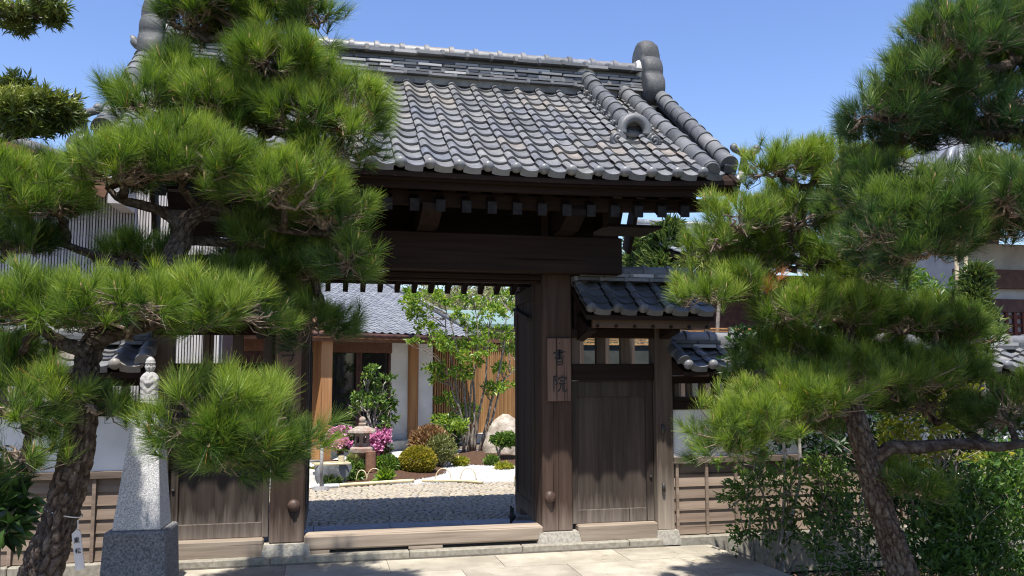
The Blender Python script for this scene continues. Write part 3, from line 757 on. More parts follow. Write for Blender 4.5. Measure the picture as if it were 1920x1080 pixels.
# ------------------------------------------------------------------ side wickets with their own small roofs
me_tile2 = tile_mesh('side_pantile', .25, .24); me_eave2 = tile_mesh('side_eave_tile', .25, .24, drip=True)
def wicket(side):
    R_ = side > 0; mx = (lambda x: x) if R_ else (lambda x: 2 * GC - x)
    def bx(x0, x1, y0, y1, z0, z1, bev=0.0):
        a, b = mx(x0), mx(x1); return MB().box(min(a, b), max(a, b), y0, y1, z0, z1, bev)
    t = thing('side_wicket', 'dark panelled wicket door under a small tiled roof right of the gate' if R_ else 'shaded wicket door under a small roof behind the left pine and stone pillar', 'side gate', (mx(2.78), YF + .1, 0), 'wicket doors flanking the gate')
    a, b = PXR + PW / 2 + .004, NXR - NW / 2 - .004
    bx(NXR - NW / 2, NXR + NW / 2, YF - .02, YF + .17, .13, 2.12, .008).build('wicket_post', 'wood_post', t)
    k = MB(); c = mx(NXR)
    k.add([(c - .125, YF - .075, 0), (c + .125, YF - .075, 0), (c + .125, YF + .25, 0), (c - .125, YF + .25, 0), (c - .105, YF - .055, .13), (c + .105, YF - .055, .13), (c + .105, YF + .23, .13), (c - .105, YF + .23, .13)],
          [(4, 5, 6, 7), (0, 1, 5, 4), (1, 2, 6, 5), (2, 3, 7, 6), (3, 0, 4, 7)]).build('post_plinth', 'plinth', t)
    bx(a + .04, b, YF - .035, YF + .15, .055, .205, .012).build('wicket_sill', 'wood_pale', t)
    zt, z1, z2 = 1.53, 1.69, 1.935
    bx(a, b, YF + .02, YF + .13, zt, z1, .006).build('head_rail', 'wood_x', t)
    bx(a, b, YF + .01, YF + .14, z2, z2 + .09, .006).build('head_rail', 'wood_x', t)
    for x in (a + .04, a + (b - a) * .36, a + (b - a) * .66): bx(x - .04, x + .045, YF + .04, YF + .11, z1 + .001, z2 - .001).build('transom_post', 'wood_post', t)
    dr = bx(a + .06, b - .055, YF + .085, YF + .11, .21, zt - .002).build('door_leaf', 'wood_panel', t)
    bx(a + .005, a + .06, YF + .05, YF + .13, .206, zt - .003, .004).build('door_stile', 'wood_panel', dr)
    bx(b - .075, b - .004, YF + .055, YF + .13, .206, zt - .003, .004).build('door_stile', 'wood_panel', dr)
    bx(a + .062, b - .077, YF + .06, YF + .12, .206, .33, .004).build('door_rail', 'wood_panel', dr)
    bx(a + .062, b - .077, YF + .06, YF + .12, zt - .15, zt - .004, .004).build('door_rail', 'wood_panel', dr)
    for z in (.53, 1.07): MB().tube([(mx(NXR - .03), YF - .035, z - .04), (mx(NXR - .03), YF - .035, z + .04)], [.018, .016], 8).build('iron_pin', 'iron', t, True)
    MB().ball((mx(b - .035), YF + .05, .62), .014, 8, 6).build('iron_pin', 'iron', t, True)
    # small roof
    ye, yr = 7.30, 7.76; ze = P(1200, 594, ye)[2] + .06; zr = P(1200, 531, yr)[2]; s = (zr - ze) / (yr - ye); al = math.atan(s)
    xl, xr_ = PXR + PW / 2 + .012, PXR + PW / 2 + .012 + 5 * .25
    rf = MB(); A_, B_ = mx(xl), mx(xr_)
    rf.prism([(min(A_, B_), ye + .02, ze - .05), (min(A_, B_), yr, zr - .05), (min(A_, B_), yr + .5, ze - .05), (min(A_, B_), yr + .5, ze - .09), (min(A_, B_), yr, zr - .09), (min(A_, B_), ye + .02, ze - .09)], (xr_ - xl, 0, 0))
    rf = rf.build('roof', 'wood_eave', t)
    ex = (yr - ye) / math.cos(al) / 4
    for c_ in range(5):
        for r in range(4):
            x = min(A_, B_) + c_ * .25; y = ye + r * ex * math.cos(al)
            piece('eave_tile' if r == 0 else 'pantile', me_eave2 if r == 0 else me_tile2, 'tile_dark', rf, (x, y, ze + s * (y - ye) - .015), (al, 0, RNG.normal(0, .004)))  # darker clay in front carries the main eave's shade in its colour
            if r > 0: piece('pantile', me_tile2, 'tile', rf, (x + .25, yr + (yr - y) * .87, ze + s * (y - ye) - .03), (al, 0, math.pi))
    for l, (dz, dd) in enumerate(((.02, .13), (.06, .11))):
        for i in range(5):
            x = min(A_, B_) + (i + .5) * .25
            piece('ridge_tile', me_n, 'noshi', rf, (x + (.06 if l else 0), yr, zr + dz), None, (.245, 2 * dd, .034))
            piece('ridge_knob', me_k, 'tile_dark', rf, (x - .12 + (.06 if l else 0), yr, zr + dz), None, (.04, 2 * dd + .02, .05))
    cm = cap_mesh('ridge_cap_tile', .07, .27, .012)
    for i in range(5): piece('ridge_cap_tile', cm, 'tile_dark', rf, (max(A_, B_) - i * .25, yr, zr + .09), axes((-1, 0, 0)))
    e0, e1 = min(A_, B_) + .02, max(A_, B_) - .02
    MB().box(e0 + .06, e1, ye + .06, ye + .11, ze - .16, ze - .065, .004).build('eave_fascia', 'wood_fascia', t)
    for i in range(7):
        x = e0 + .1 + i * .178; MB().beam((x, ye + .09, ze - .10), (x, yr, zr - .12), .05, .05).build('rafter', 'wood_y', t)
        MB().ball((x, ye + .055, ze - .145), (.018, .012, .016), 8, 6).build('fascia_peg', 'wood_x', t, True)
    for x in (a + .1, NXR):
        MB().prism([(mx(x) - .045, ye + .12, ze - .19), (mx(x) - .045, ye + .12, ze - .15), (mx(x) - .045, YF + .1, ze + .02), (mx(x) - .045, YF + .1, ze - .27)], (.09, 0, 0)).build('bracket_arm', 'wood_y', t)
    MB().box(e0, e1, YF + .03, YF + .12, z2 + .092, zr - .1).build('gable_board', 'wood_x', t)
    return t
wicket(1); wicket(-1)

# ------------------------------------------------------------------ written boards
STROKES = {
 'sho': [[(.5, 1.0), (.5, .36)], [(.3, .88), (.68, .9), (.66, .72)], [(.06, .75), (.95, .83)], [(.3, .68), (.66, .72)], [(.25, .58), (.75, .62)], [(.15, .46), (.86, .52)], [(.3, .38), (.3, .02)], [(.3, .38), (.7, .4), (.68, .02)], [(.32, .21), (.66, .23)], [(.32, .05), (.68, .06)]],
 'in': [[(.1, .95), (.1, .0)], [(.1, .92), (.34, .95), (.2, .72), (.36, .55), (.2, .44)], [(.66, 1.0), (.71, .9)], [(.45, .85), (.42, .72)], [(.45, .85), (.96, .87), (.9, .74)], [(.52, .67), (.86, .69)], [(.42, .5), (.96, .53)], [(.6, .5), (.55, .22), (.38, .02)], [(.75, .5), (.74, .12), (.82, .04), (.98, .06), (.97, .2)]],
 'sha': [[(.1, .94), (.06, .78)], [(.1, .94), (.93, .95), (.86, .8)], [(.36, .84), (.33, .6)], [(.34, .72), (.74, .75)], [(.33, .6), (.78, .62), (.72, .1), (.55, .02)], [(.06, .33), (.93, .39)]],
 'kyo': [[(.25, 1), (.1, .8), (.28, .75)], [(.36, .86), (.1, .58), (.36, .6)], [(.23, .58), (.23, .03)], [(.1, .4), (.04, .2)], [(.33, .42), (.41, .25)], [(.5, .95), (.86, .95), (.48, .56)], [(.55, .9), (.99, .56)], [(.5, .41), (.94, .44)], [(.72, .58), (.72, .08)], [(.45, .05), (1.0, .08)]],
 'kai': [[(.5, 1), (.03, .6)], [(.5, 1), (.97, .6)], [(.3, .64), (.7, .66)], [(.12, .44), (.88, .47)], [(.45, .44), (.25, .1), (.75, .14)], [(.62, .3), (.82, .02)]],
 'kuro': [[(.2, .95), (.2, .55)], [(.2, .95), (.8, .96), (.8, .55)], [(.2, .75), (.8, .76)], [(.5, .95), (.5, .3)], [(.15, .54), (.85, .56)], [(.2, .42), (.8, .43)], [(.05, .28), (.95, .3)], [(.15, .18), (.08, .02)], [(.4, .18), (.42, .03)], [(.62, .18), (.66, .03)], [(.82, .2), (.94, .03)]],
 'matsu': [[(.05, .7), (.45, .73)], [(.26, 1), (.26, 0)], [(.26, .68), (.03, .3)], [(.28, .62), (.44, .42)], [(.66, .95), (.5, .6)], [(.75, .95), (.99, .6)], [(.7, .55), (.52, .12), (.9, .16)], [(.82, .34), (.97, .03)]],
}
def write(parent, name, ch, o, ex, ez, size, nrm_, wd=.075):
    """brush strokes as thin raised ink ribbons; o = lower left corner"""
    mb = MB(); o, ex, ez, nn = [np.asarray(q, float) for q in (o, ex, ez, nrm_)]
    for st in STROKES[ch]:
        p = spline([(x, y) for x, y in st], 9) if len(st) > 2 else np.array([np.array(st[0]) + (np.array(st[1]) - st[0]) * t for t in np.linspace(0, 1, 5)])
        p = p[:, :2]; n = len(p); tg = np.gradient(p, axis=0); tg /= np.linalg.norm(tg, axis=1)[:, None] + 1e-9; pr = np.stack([-tg[:, 1], tg[:, 0]], 1)
        u = np.linspace(0, 1, n); ww = wd * (.62 + .5 * (1 - u) * np.exp(-u) + .28 * (u > .85)) * (1 - .55 * (u > .97)); ww[0] *= .8
        a, b = p + pr * ww[:, None] * .5, p - pr * ww[:, None] * .5
        W = lambda q, h: o + q[:, :1] * ex * size + q[:, 1:] * ez * size + nn * h
        v = np.vstack([W(a, .003), W(b, .003), W(a, 0), W(b, 0)])
        f = [(i, n + i, n + i + 1, i + 1) for i in range(n - 1)] + [(i, i + 1, 2 * n + i + 1, 2 * n + i) for i in range(n - 1)] + [(n + i + 1, n + i, 3 * n + i, 3 * n + i + 1) for i in range(n - 1)]
        mb.add(v, f)
    return mb.build(name, 'ink', parent)
def plaque(px0, px1, py0, py1, chars, label):
    a = P(px0, py0, YF - .03); b = P(px1, py1, YF - .03); x0_, x1_, zt, zb_ = a[0], b[0], a[2], b[2]
    t = thing('name_board', label, 'sign', ((x0_ + x1_) / 2, YF, zb_), 'written boards on the gate posts')
    MB().box(x0_, x1_, YF - .03, YF - .004, zb_, zt, .004).build('board', 'wood_sign', t)
    w_ = x1_ - x0_; n = len(chars); s = w_ * .60
    tops = {2: (.80, .38), 3: (.82, .52, .22)}[n]
    for ch, tp in zip(chars, tops):
        write(t, 'brush_character', ch, (x0_ + w_ * .21, YF - .0315, zb_ + (zt - zb_) * tp - s), (1, 0, 0), (0, 0, 1.12), s, (0, -1, 0), .10)
    MB().ball(((x0_ + x1_) / 2, YF - .032, zt - .05), .007, 8, 5).build('nail', 'iron', t)
plaque(1026, 1071, 634, 752, ['sho', 'in'], 'dark wooden name board lettered 書院 on the right gate post')
plaque(517, 563, 622, 772, ['sha', 'kyo', 'kai'], 'dark wooden name board lettered 写経会 on the left gate post')

# ------------------------------------------------------------------ plastered boundary walls with tiled caps
me_tile3 = tile_mesh('wall_pantile', .25, .24); me_eave3 = tile_mesh('wall_eave_tile', .25, .24, drip=True)
def wall(side, x0, x1, label):
    y0 = YF + .03; th = .2; t = thing('garden_wall', label, 'wall', ((x0 + x1) / 2, y0 + th / 2, -.02), 'walls running out from the gate')
    nst = 4
    for i in range(int((x1 - x0) / .8)):
        a = x0 + i * .8; MB().box(a + .003, min(a + .797, x1), y0 - .07, y0 + .3, GZ + .02, .062 + RNG.uniform(0, .006), .01).build('base_stone', 'edging', t)
    zb_, zl, zp0, zp1 = .07, .74, .80, 1.25
    nb = 6; hb = (zl - zb_) / nb; seg = .30; ns = int(round((x1 - x0) / 1.2))
    for j in range(ns):
        a, b = x0 + (x1 - x0) * j / ns, x0 + (x1 - x0) * (j + 1) / ns
        for i in range(nb):
            MB().prism([(a + .004, y0 - .008, zb_ + i * hb + .003), (a + .004, y0 + .03, zb_ + i * hb + .003), (a + .004, y0 + .03, zb_ + (i + 1) * hb), (a + .004, y0 + .007, zb_ + (i + 1) * hb)], (b - a - .008, 0, 0)).build('board', 'wood_board', t)
    k = x0 + .02
    while k < x1:
        MB().box(k, k + .028, y0 - .034, y0 - .014, zb_ + .002, zl - .002).build('batten', 'wood_board', t); k += .305
    MB().box(x0, x1, y0 + .034, y0 + th, zb_, zp1 + .12).build('wall_core', 'plaster', t)
    MB().box(x0, x1, y0 - .05, y0 + .032, zl + .001, zp0, .004).build('ledge', 'wood_ledge', t)
    MB().box(x0, x1, y0 + .002, y0 + .0335, zp0 + .001, zp1 - .001).build('plaster_panel', 'plaster', t)
    MB().box(x0, x1, y0 - .02, y0 + .033, zp1, zp1 + .075, .003).build('wall_rail', 'wood_x', t)
    zo = zp1 + .12
    MB().box(x0, x1, y0 - .01, y0 + .033, zp1 + .077, zo).build('wall_rail', 'wood_x', t)
    k = x0 + .05
    while k < x1 - .05:
        MB().box(k, k + .05, y0 + .03, y0 + .09, zo + .001, zo + .13).build('wall_strut', 'wood_post', t); k += .135
    MB().box(x0, x1, y0 - .01, y0 + th + .01, zo + .131, zo + .20, .003).build('wall_plate', 'wood_x', t)
    ye, yr = 7.43, y0 + th / 2 + .05; ze = P(1302, 699, ye)[2] + .055; zr = P(1270, 652, yr)[2]; s = (zr - ze) / (yr - ye); al = math.atan(s)
    rf = MB(); rf.prism([(x0, ye + .02, ze - .045), (x0, yr, zr - .045), (x0, 2 * yr - ye, ze - .045), (x0, 2 * yr - ye, ze - .09), (x0, yr, zr - .12), (x0, ye + .02, ze - .09)], (x1 - x0, 0, 0))
    rf = rf.build('roof', 'wood_eave', t)
    n = int((x1 - x0) / .25); ex = (yr - ye) / math.cos(al) / 3
    for c_ in range(n):
        for r in range(3):
            x = x0 + c_ * .25; y = ye + r * ex * math.cos(al)
            piece('eave_tile' if r == 0 else 'pantile', me_eave3 if r == 0 else me_tile3, 'tile', rf, (x, y, ze + s * (y - ye) - .012), (al, 0, RNG.normal(0, .005)))
        k = piece('rear_tile', me_tile3, 'tile', rf, (x0 + c_ * .25 + .25, 2 * yr - ye - .05, ze - .01), (al, 0, math.pi), (1, 2.2, 1))
    for l, (dz, dd) in enumerate(((.015, .12), (.055, .10))):
        for i in range(n):
            piece('ridge_tile', me_n, 'noshi', rf, (x0 + (i + .5) * .25 + .06 * l, yr, zr + dz), None, (.246, 2 * dd, .034))
    cm = cap_mesh('ridge_cap_tile', .07, .27, .012)
    for i in range(n): piece('ridge_cap_tile', cm, 'tile', rf, (x0 + (i + 1) * .25, yr, zr + .085), axes((-1, 0, 0)))
    e = x0 if side > 0 else x0 + n * .25
    q0, q1 = np.array([e, ye - .01, ze + .04]), np.array([e, yr - .04, zr + .05])
    cap_row(q0, q1, 3, .06, rf)
    return t
wall(1, NXR + NW / 2 + .004, NXR + NW / 2 + 6.004, 'white plastered wall with a tiled cap and lower boards right of the gate')
wall(-1, NXL - NW / 2 - 5.004, NXL - NW / 2 - .004, 'shaded plastered wall with a tiled cap behind the left pine trunk')
# ------------------------------------------------------------------ plants: leaf clouds, stems
def leaves(rng, cen, rad, n, size, up=.35, tint=(.15, 1), shell=.55, clump=0, aspect=.45, droop=0.0):
    """n small folded leaves spread through an ellipsoid; returns verts, quads, tints"""
    cen = np.asarray(cen, float); rad = np.broadcast_to(np.asarray(rad, float), (3,))
    if clump:
        cd = nrm(rng.normal(size=(clump, 3))); cr = shell + (1 - shell) * rng.rand(clump, 1) ** .5
        cc = cd * cr; k = rng.randint(0, clump, n); d = cc[k] + rng.normal(size=(n, 3)) * .17
    else:
        d = nrm(rng.normal(size=(n, 3))) * (shell + (1 - shell) * rng.rand(n, 1))
    p = cen + d * rad
    ax = nrm(nrm(d) * .7 + rng.normal(size=(n, 3)) * .6 + np.array([0, 0, up - droop]))
    return leaf_quads(rng, p, ax, size, tint, aspect)
def leaf_quads(rng, p, ax, size, tint, aspect=.45, tv=None):
    n = len(p)
    nn = nrm(np.cross(ax, rng.normal(size=(n, 3)))); nn = np.where((nn[:, 2:] < 0) & (rng.rand(n, 1) < .8), -nn, nn); sd = np.cross(ax, nn)
    L = size * (.65 + .7 * rng.rand(n, 1)); w = L * aspect
    b = p; m = p + ax * L * .5; t = p + ax * L - nn * L * .12
    v = np.stack([b, m + sd * w * .5 + nn * w * .18, t, m - sd * w * .5 + nn * w * .18], 1).reshape(-1, 3)
    q = np.arange(4 * n).reshape(-1, 4)
    tt = tint[0] + (tint[1] - tint[0]) * (rng.rand(n) if tv is None else np.clip(tv + rng.normal(0, .12, n), 0, 1))
    return v, q, np.repeat(tt, 4)
def join(parts):
    v, q, t, k = [], [], [], 0
    for a, b, c in parts: v.append(a); q.append(b + k); t.append(c); k += len(a)
    return np.vstack(v), np.vstack(q), np.concatenate(t)
def foliage(name, parts, mat, parent, **tags):
    v, q, t = join(parts); me = big_mesh(name, v - ORG[parent.name], q, t)
    tags.setdefault('kind', 'stuff')
    return link(name, me, mat, parent, **tags)
def wander(rng, a, b, n=7, amp=.06):
    a, b = np.asarray(a, float), np.asarray(b, float); t = np.linspace(0, 1, n)[:, None]
    L = np.linalg.norm(b - a); w = np.cumsum(rng.normal(size=(n, 3)), 0) * amp * L * .35; w -= t * w[-1]; w[0] = 0
    return a + (b - a) * t + w
def pxm(px, Y): return DC(Y, px)

rg = np.random.RandomState(21)
# ------------------------------------------------------------------ courtyard floor
mb = MB(); mb.box(-14, 22, 7.992, 60, GZ, -.032); struct('courtyard', mb, 'ground')
yA, yB = 8.25, 9.35
fl = MB().box(xa - .4, xb + .6, 7.993, yB, -.031, -.012); flo = struct('threshold_floor', fl, 'joint')
x = xa - .4; k = 0
for y0, y1 in ((7.996, 8.62), (8.63, yB)):
    x = xa - .4 - .3 * k
    while x < xb + .6:
        xe = x + .78; q0, q1 = max(x, xa - .4), min(xe, xb + .6)
        MB().box(q0 + .004, q1 - .004, y0 + .004, y1, -.011, .004 + rg.uniform(0, .002)).build('floor_slab', 'slate_slab', flo); x = xe
    k += 1
# cobbles: the nearest are separate stones, the rest one mass
cob_y1 = G(750, 908)[1]
mb = MB(); mb.prism([(-3.0, yB, -.03), (6.5, yB, -.03), (6.5, cob_y1 + .6, -.03), (-3.0, cob_y1 + .6, -.03)], (0, 0, .012)); cob = struct('cobbled_court', mb, 'joint')
def stone_mesh(seed):
    r = np.random.RandomState(seed); n = 8; a = np.linspace(0, 2 * math.pi, n, endpoint=False) + r.uniform(0, 1)
    rr = .5 * (1 + r.uniform(-.16, .12, n)); v = []
    for s, z in ((1, 0), (.97, .6), (.72, 1)): v.append(np.stack([rr * s * np.cos(a), rr * s * np.sin(a), np.full(n, z)], 1))
    f = [(i * n + j, i * n + (j + 1) % n, (i + 1) * n + (j + 1) % n, (i + 1) * n + j) for i in range(2) for j in range(n)] + [tuple(range(16, 24))]
    return np.vstack(v), f
stones = [stone_mesh(s) for s in range(6)]
def cob_lim(x): return cob_y1 - .02 * (x - 1.2) ** 2
st_meshes = [MB().add(*s).mesh('cobble', smooth=False) for s in stones]
yy = yB + .05; cnt = 0; rest = MB()
while yy < cob_y1 + .1:
    xx = -.75 + rg.uniform(-.1, 0) - (yy - yB) * .05
    while xx < 3.6:
        w_ = rg.uniform(.055, .10)
        if yy < cob_lim(xx):
            sx, sy, sz = w_ * .97, .046 * rg.uniform(.9, 1.1), rg.uniform(.018, .025)
            a = rg.uniform(-.15, .15)
            if cnt < 295:
                piece('cobble', st_meshes[cnt % 6], 'cobble', cob, (xx + w_ / 2, yy, -.018), (0, 0, a), (sx, sy, sz)); cnt += 1
            else:
                v, f = stones[rg.randint(6)]; c_, s_ = math.cos(a), math.sin(a); u = v * (sx, sy, sz)
                u = np.stack([u[:, 0] * c_ - u[:, 1] * s_, u[:, 0] * s_ + u[:, 1] * c_, u[:, 2]], 1)
                rest.add(u + (xx + w_ / 2, yy, -.018), f)
        xx += w_ + .006
    yy += .050
rs = rest.build('cobbles', None, cob, kind='stuff')
def cobmat():
    m, t, b, o = new_mat('cobble_field'); ge = t.nodes.new('ShaderNodeNewGeometry')
    c = ramp(t, ge.outputs['Random Per Island'], [(0, (.29, .24, .175)), (.3, (.43, .375, .285)), (.6, (.35, .31, .25)), (.8, (.49, .425, .315)), (1, (.30, .29, .27))])
    v, _, _ = coords(t); n = noise(t, v, 40, 4); c = mixc(t, maprange(t, n, .4, .7, 0, .35), c, (.2, .18, .15))
    t.links.new(c, b.inputs['Base Color']); b.inputs['Roughness'].default_value = .85; bump(t, b, n, .4, .004); return m
rs.data.materials.clear(); rs.data.materials.append(cobmat())
# white gravel and the two soil beds
def sheet(name, pts, z, mat, h=.0, hump=0.0, kind='structure', sub=10):
    p = np.array([G(a, b)[:2] for a, b in pts]); c = p.mean(0); v = []; f = []; n = len(p)
    for k in range(sub + 1):
        s = k / sub
        for q in p: 
            r_ = c + (q - c) * (1 - s); v.append((r_[0], r_[1], z + hump * (1 - (1 - s) ** 2) + (rg.normal(0, hump * .06) if hump else 0)))
    for k in range(sub):
        for j in range(n): f.append((k * n + j, k * n + (j + 1) % n, (k + 1) * n + (j + 1) % n, (k + 1) * n + j))
    o = MB().add(v, f).build(name, mat, None, True); o['kind'] = kind; return o
mb = MB(); gx = [(-3.2, cob_lim(-1)), (-1, cob_lim(-1) + .02), (0, cob_lim(0) + .02), (1.2, cob_lim(1.2) + .02), (2.5, cob_lim(2.5) + .02), (3.6, cob_lim(3.6) + .02), (6.5, cob_lim(3.6) - .2), (7.5, 17.5), (-3.2, 17.5)]
mb.add([(a, b, -.012) for a, b in gx], [tuple(range(len(gx)))]); struct('white_gravel', mb, 'gravel')
# loose grains so the gravel has relief
ng = 9000; gp = np.stack([rg.uniform(0, 4.6, ng), cob_lim(1.2) + .05 + 2.9 * rg.rand(ng) ** 1.4, np.full(ng, -.010)], 1); keep = gp[:, 1] > np.array([cob_lim(x) for x in gp[:, 0]]) + .04; gp = gp[keep]
mbv = []; n = len(gp); s = rg.uniform(.008, .018, (n, 1)); tet = np.array([[1, 0, 0], [-.5, .87, 0], [-.5, -.87, 0], [0, 0, .9]])
v = (gp[:, None] + tet[None] * s[:, None]).reshape(-1, 3); q = (np.arange(n)[:, None, None] * 4 + np.array([[0, 1, 3], [1, 2, 3], [2, 0, 3]])[None]).reshape(-1, 3)
g_ = link('gravel_grains', big_mesh('gravel_grains', v - v[0], q), 'gravel', None, v[0], kind='stuff', label='loose white grains of the raked gravel', category='gravel')
sheet('soil_bed', [(585, 905), (640, 906), (700, 906), (760, 902), (812, 893), (836, 886), (838, 878), (812, 871), (770, 866), (690, 862), (600, 862)], -.006, 'soil', hump=.10)
sheet('soil_bed', [(835, 862), (855, 868), (890, 871), (940, 873), (985, 872), (1020, 868), (1000, 857), (940, 848), (860, 848), (815, 856)], -.004, 'soil', hump=.12)

# bamboo edging, hoops, rail
eg = [(637, 914), (700, 910), (770, 905.5), (850, 905), (905, 908)]
pts = spline([G(a, b) + (0, 0, .03) for a, b in eg], 24)
h1 = MB().tube(pts[:13], .026, 10).build('bamboo_edging', 'bamboo_pale', None, True, label='pale bamboo edging pole along the left half of the cobbles', category='edging', group='bamboo edging poles')
h2 = MB().tube(pts[13:], .024, 10).build('bamboo_edging', 'bamboo_pale', None, True, label='pale bamboo edging pole along the right half of the cobbles', category='edging', group='bamboo edging poles')
e3 = MB().tube([G(585, 917) + (0, 0, .03), G(634, 915) + (0, 0, .03)], .032, 10).build('bamboo_edging', 'white_end', None, True, label='short white edging pole by the metal stand at the left', category='edging', group='bamboo edging poles')
for x0_, x1_, yb, hh, lb in ((641, 663, 902, 24, 'leftmost thin bamboo hoop at the border of the planting'), (668, 688, 904, 22, 'second bamboo hoop from the left below the stone lantern'), (688, 716, 903, 24, 'third bamboo hoop in front of the small green shrub'), (816, 846, 904, 25, 'bamboo hoop on the white gravel beside the golden bush'), (863, 893, 904, 26, 'thin grey bamboo hoop in the middle of the white gravel'), (964, 994, 912, 36, 'bamboo hoop on the gravel against the open door leaf')):
    a, b = G(x0_, yb), G(x1_, yb); hz = hh * pxm(x0_, a[1]); th = np.linspace(0, math.pi, 14)
    p = [a + (b - a) * (1 - math.cos(t)) / 2 + np.array([0, 0, hz * math.sin(t) ** .8]) for t in th]
    MB().tube(p, .0075, 6).build('bamboo_hoop', 'bamboo_pale', None, True, label=lb, category='garden hoop', group='bamboo hoops edging the garden bed')
# metal stand with a bamboo cross rail
b = G(602, 918); s_ = pxm(602, b[1])
t = thing('barrier_stand', 'grey metal barrier stand with a cross rail by the stone basin', 'stand', b)
MB().tube([b, b + (0, 0, .045)], [.12, .10], 16).build('base', 'metal', t); MB().tube([b + (0, 0, .04), b + (0, 0, 82 * s_)], .024, 10).build('post', 'metal', t, True)
MB().tube([b + (-.5, .02, 52 * s_), b + (.02, .02, 52 * s_)], .018, 8).build('cross_rail', 'metal', t, True)
# stone basin with bamboo dipper
c = G(622, 905); s_ = pxm(622, c[1]); t = thing('stone_basin', 'dark rough stone water basin at the left of the garden', 'water basin', c)
n = 26; v = []; r3 = np.random.RandomState(5)
rx, ry, hz = 33 * s_, 22 * s_, 34 * s_
lev = [(1.0, 0), (1.08, .3), (1.06, .65), (.98, .93), (.9, 1.0), (.62, .985), (.55, .8)]
for l, (s, z) in enumerate(lev):
    a = np.linspace(0, 2 * math.pi, n, endpoint=False); k = 1 + .07 * np.sin(3 * a + 1) + .05 * np.sin(5 * a + l) + r3.normal(0, .015, n)
    v.append(np.stack([c[0] + rx * s * k * np.cos(a), c[1] + ry * s * k * np.sin(a) + .1, c[2] + hz * z + r3.normal(0, .008, n)], 1))
f = [(i * n + j, i * n + (j + 1) % n, (i + 1) * n + (j + 1) % n, (i + 1) * n + j) for i in range(len(lev) - 1) for j in range(n)] + [tuple(range((len(lev) - 1) * n, len(lev) * n))]
MB().add(np.vstack(v), f).build('basin', 'rock_dark', t, True, 45)
MB().lathe([(.6, 0), (.6, .01)], (0, 0, 0), 20).build('water', 'water', t) if 0 else MB().prism([(c[0] + rx * .58 * math.cos(a), c[1] + .1 + ry * .58 * math.sin(a), c[2] + hz * .9) for a in np.linspace(0, 2 * math.pi, 20, endpoint=False)], (0, 0, .01)).build('water', 'water', t)
zt = c[2] + hz + .02
t2 = thing('bamboo_dipper', 'bamboo dipper lying across the stone basin', 'dipper', (c[0], c[1], zt))
MB().tube([(c[0] - rx * 1.1, c[1] - .02, zt), (c[0] + rx * .9, c[1] - .02, zt + .01)], .013, 8).build('handle', 'bamboo_pale', t2, True)
MB().tube([(c[0] + rx * .5, c[1] - .08, zt - .01), (c[0] + rx * .5, c[1] - .08, zt + .1)], .045, 12).build('cup', 'bamboo_pale', t2)
MB().tube([(c[0] - rx * 1.0, c[1] - .2, zt), (c[0] + rx, c[1] - .2, zt + .005)], .016, 8).build('rest_pole', 'bamboo_pale', t2, True)

# ------------------------------------------------------------------ stone lantern
b = G(678, 892); s_ = pxm(678, b[1]); Z = lambda py: (892 - py) * s_
t = thing('stone_lantern', 'weathered stone garden lantern with a broad cap and ball finial', 'lantern', b)
R = lambda px: px * s_
ph = math.radians(20)
MB().lathe([(R(13), 0), (R(12), Z(860)), (R(14), Z(856))], b, 6, phase=ph).build('shaft', 'lantern', t)
MB().lathe([(R(16), Z(855.5)), (R(24), Z(848)), (R(24), Z(841)), (R(20), Z(838))], b, 6, phase=ph).build('platform', 'lantern', t)
lb = MB(); n = 6; r0 = R(15); z0, z1 = Z(837.8), Z(814.5)
for i in range(n):
    a0, a1 = ph + i * math.pi / 3, ph + (i + 1) * math.pi / 3
    p0, p1 = np.array([math.cos(a0), math.sin(a0), 0]) * r0 + b, np.array([math.cos(a1), math.sin(a1), 0]) * r0 + b
    nn = nrm((p0 + p1) / 2 - b) * .03; 
    for (u0, u1, w0, w1) in ((0, .28, 0, 1), (.72, 1, 0, 1), (.28, .72, 0, .28), (.28, .72, .8, 1)):
        q = [p0 + (p1 - p0) * u0 + (0, 0, z0 + (z1 - z0) * w0), p0 + (p1 - p0) * u1 + (0, 0, z0 + (z1 - z0) * w0), p0 + (p1 - p0) * u1 + (0, 0, z0 + (z1 - z0) * w1), p0 + (p1 - p0) * u0 + (0, 0, z0 + (z1 - z0) * w1)]
        lb.prism(q, -nn)
lb.build('light_box', 'lantern', t)
MB().lathe([(R(22), Z(814)), (R(29), Z(812)), (R(28), Z(808.5)), (R(19), Z(804.5)), (R(10), Z(801)), (R(7), Z(800))], b, 6, phase=ph).build('cap', 'lantern', t)
MB().lathe([(R(6.5), Z(799.8)), (R(7.5), Z(797)), (R(6.5), Z(795)), (R(4), Z(794))], b, 14).ball(b + (0, 0, Z(789.5)), R(6.4), 14, 9).build('finial', 'lantern', t, True)

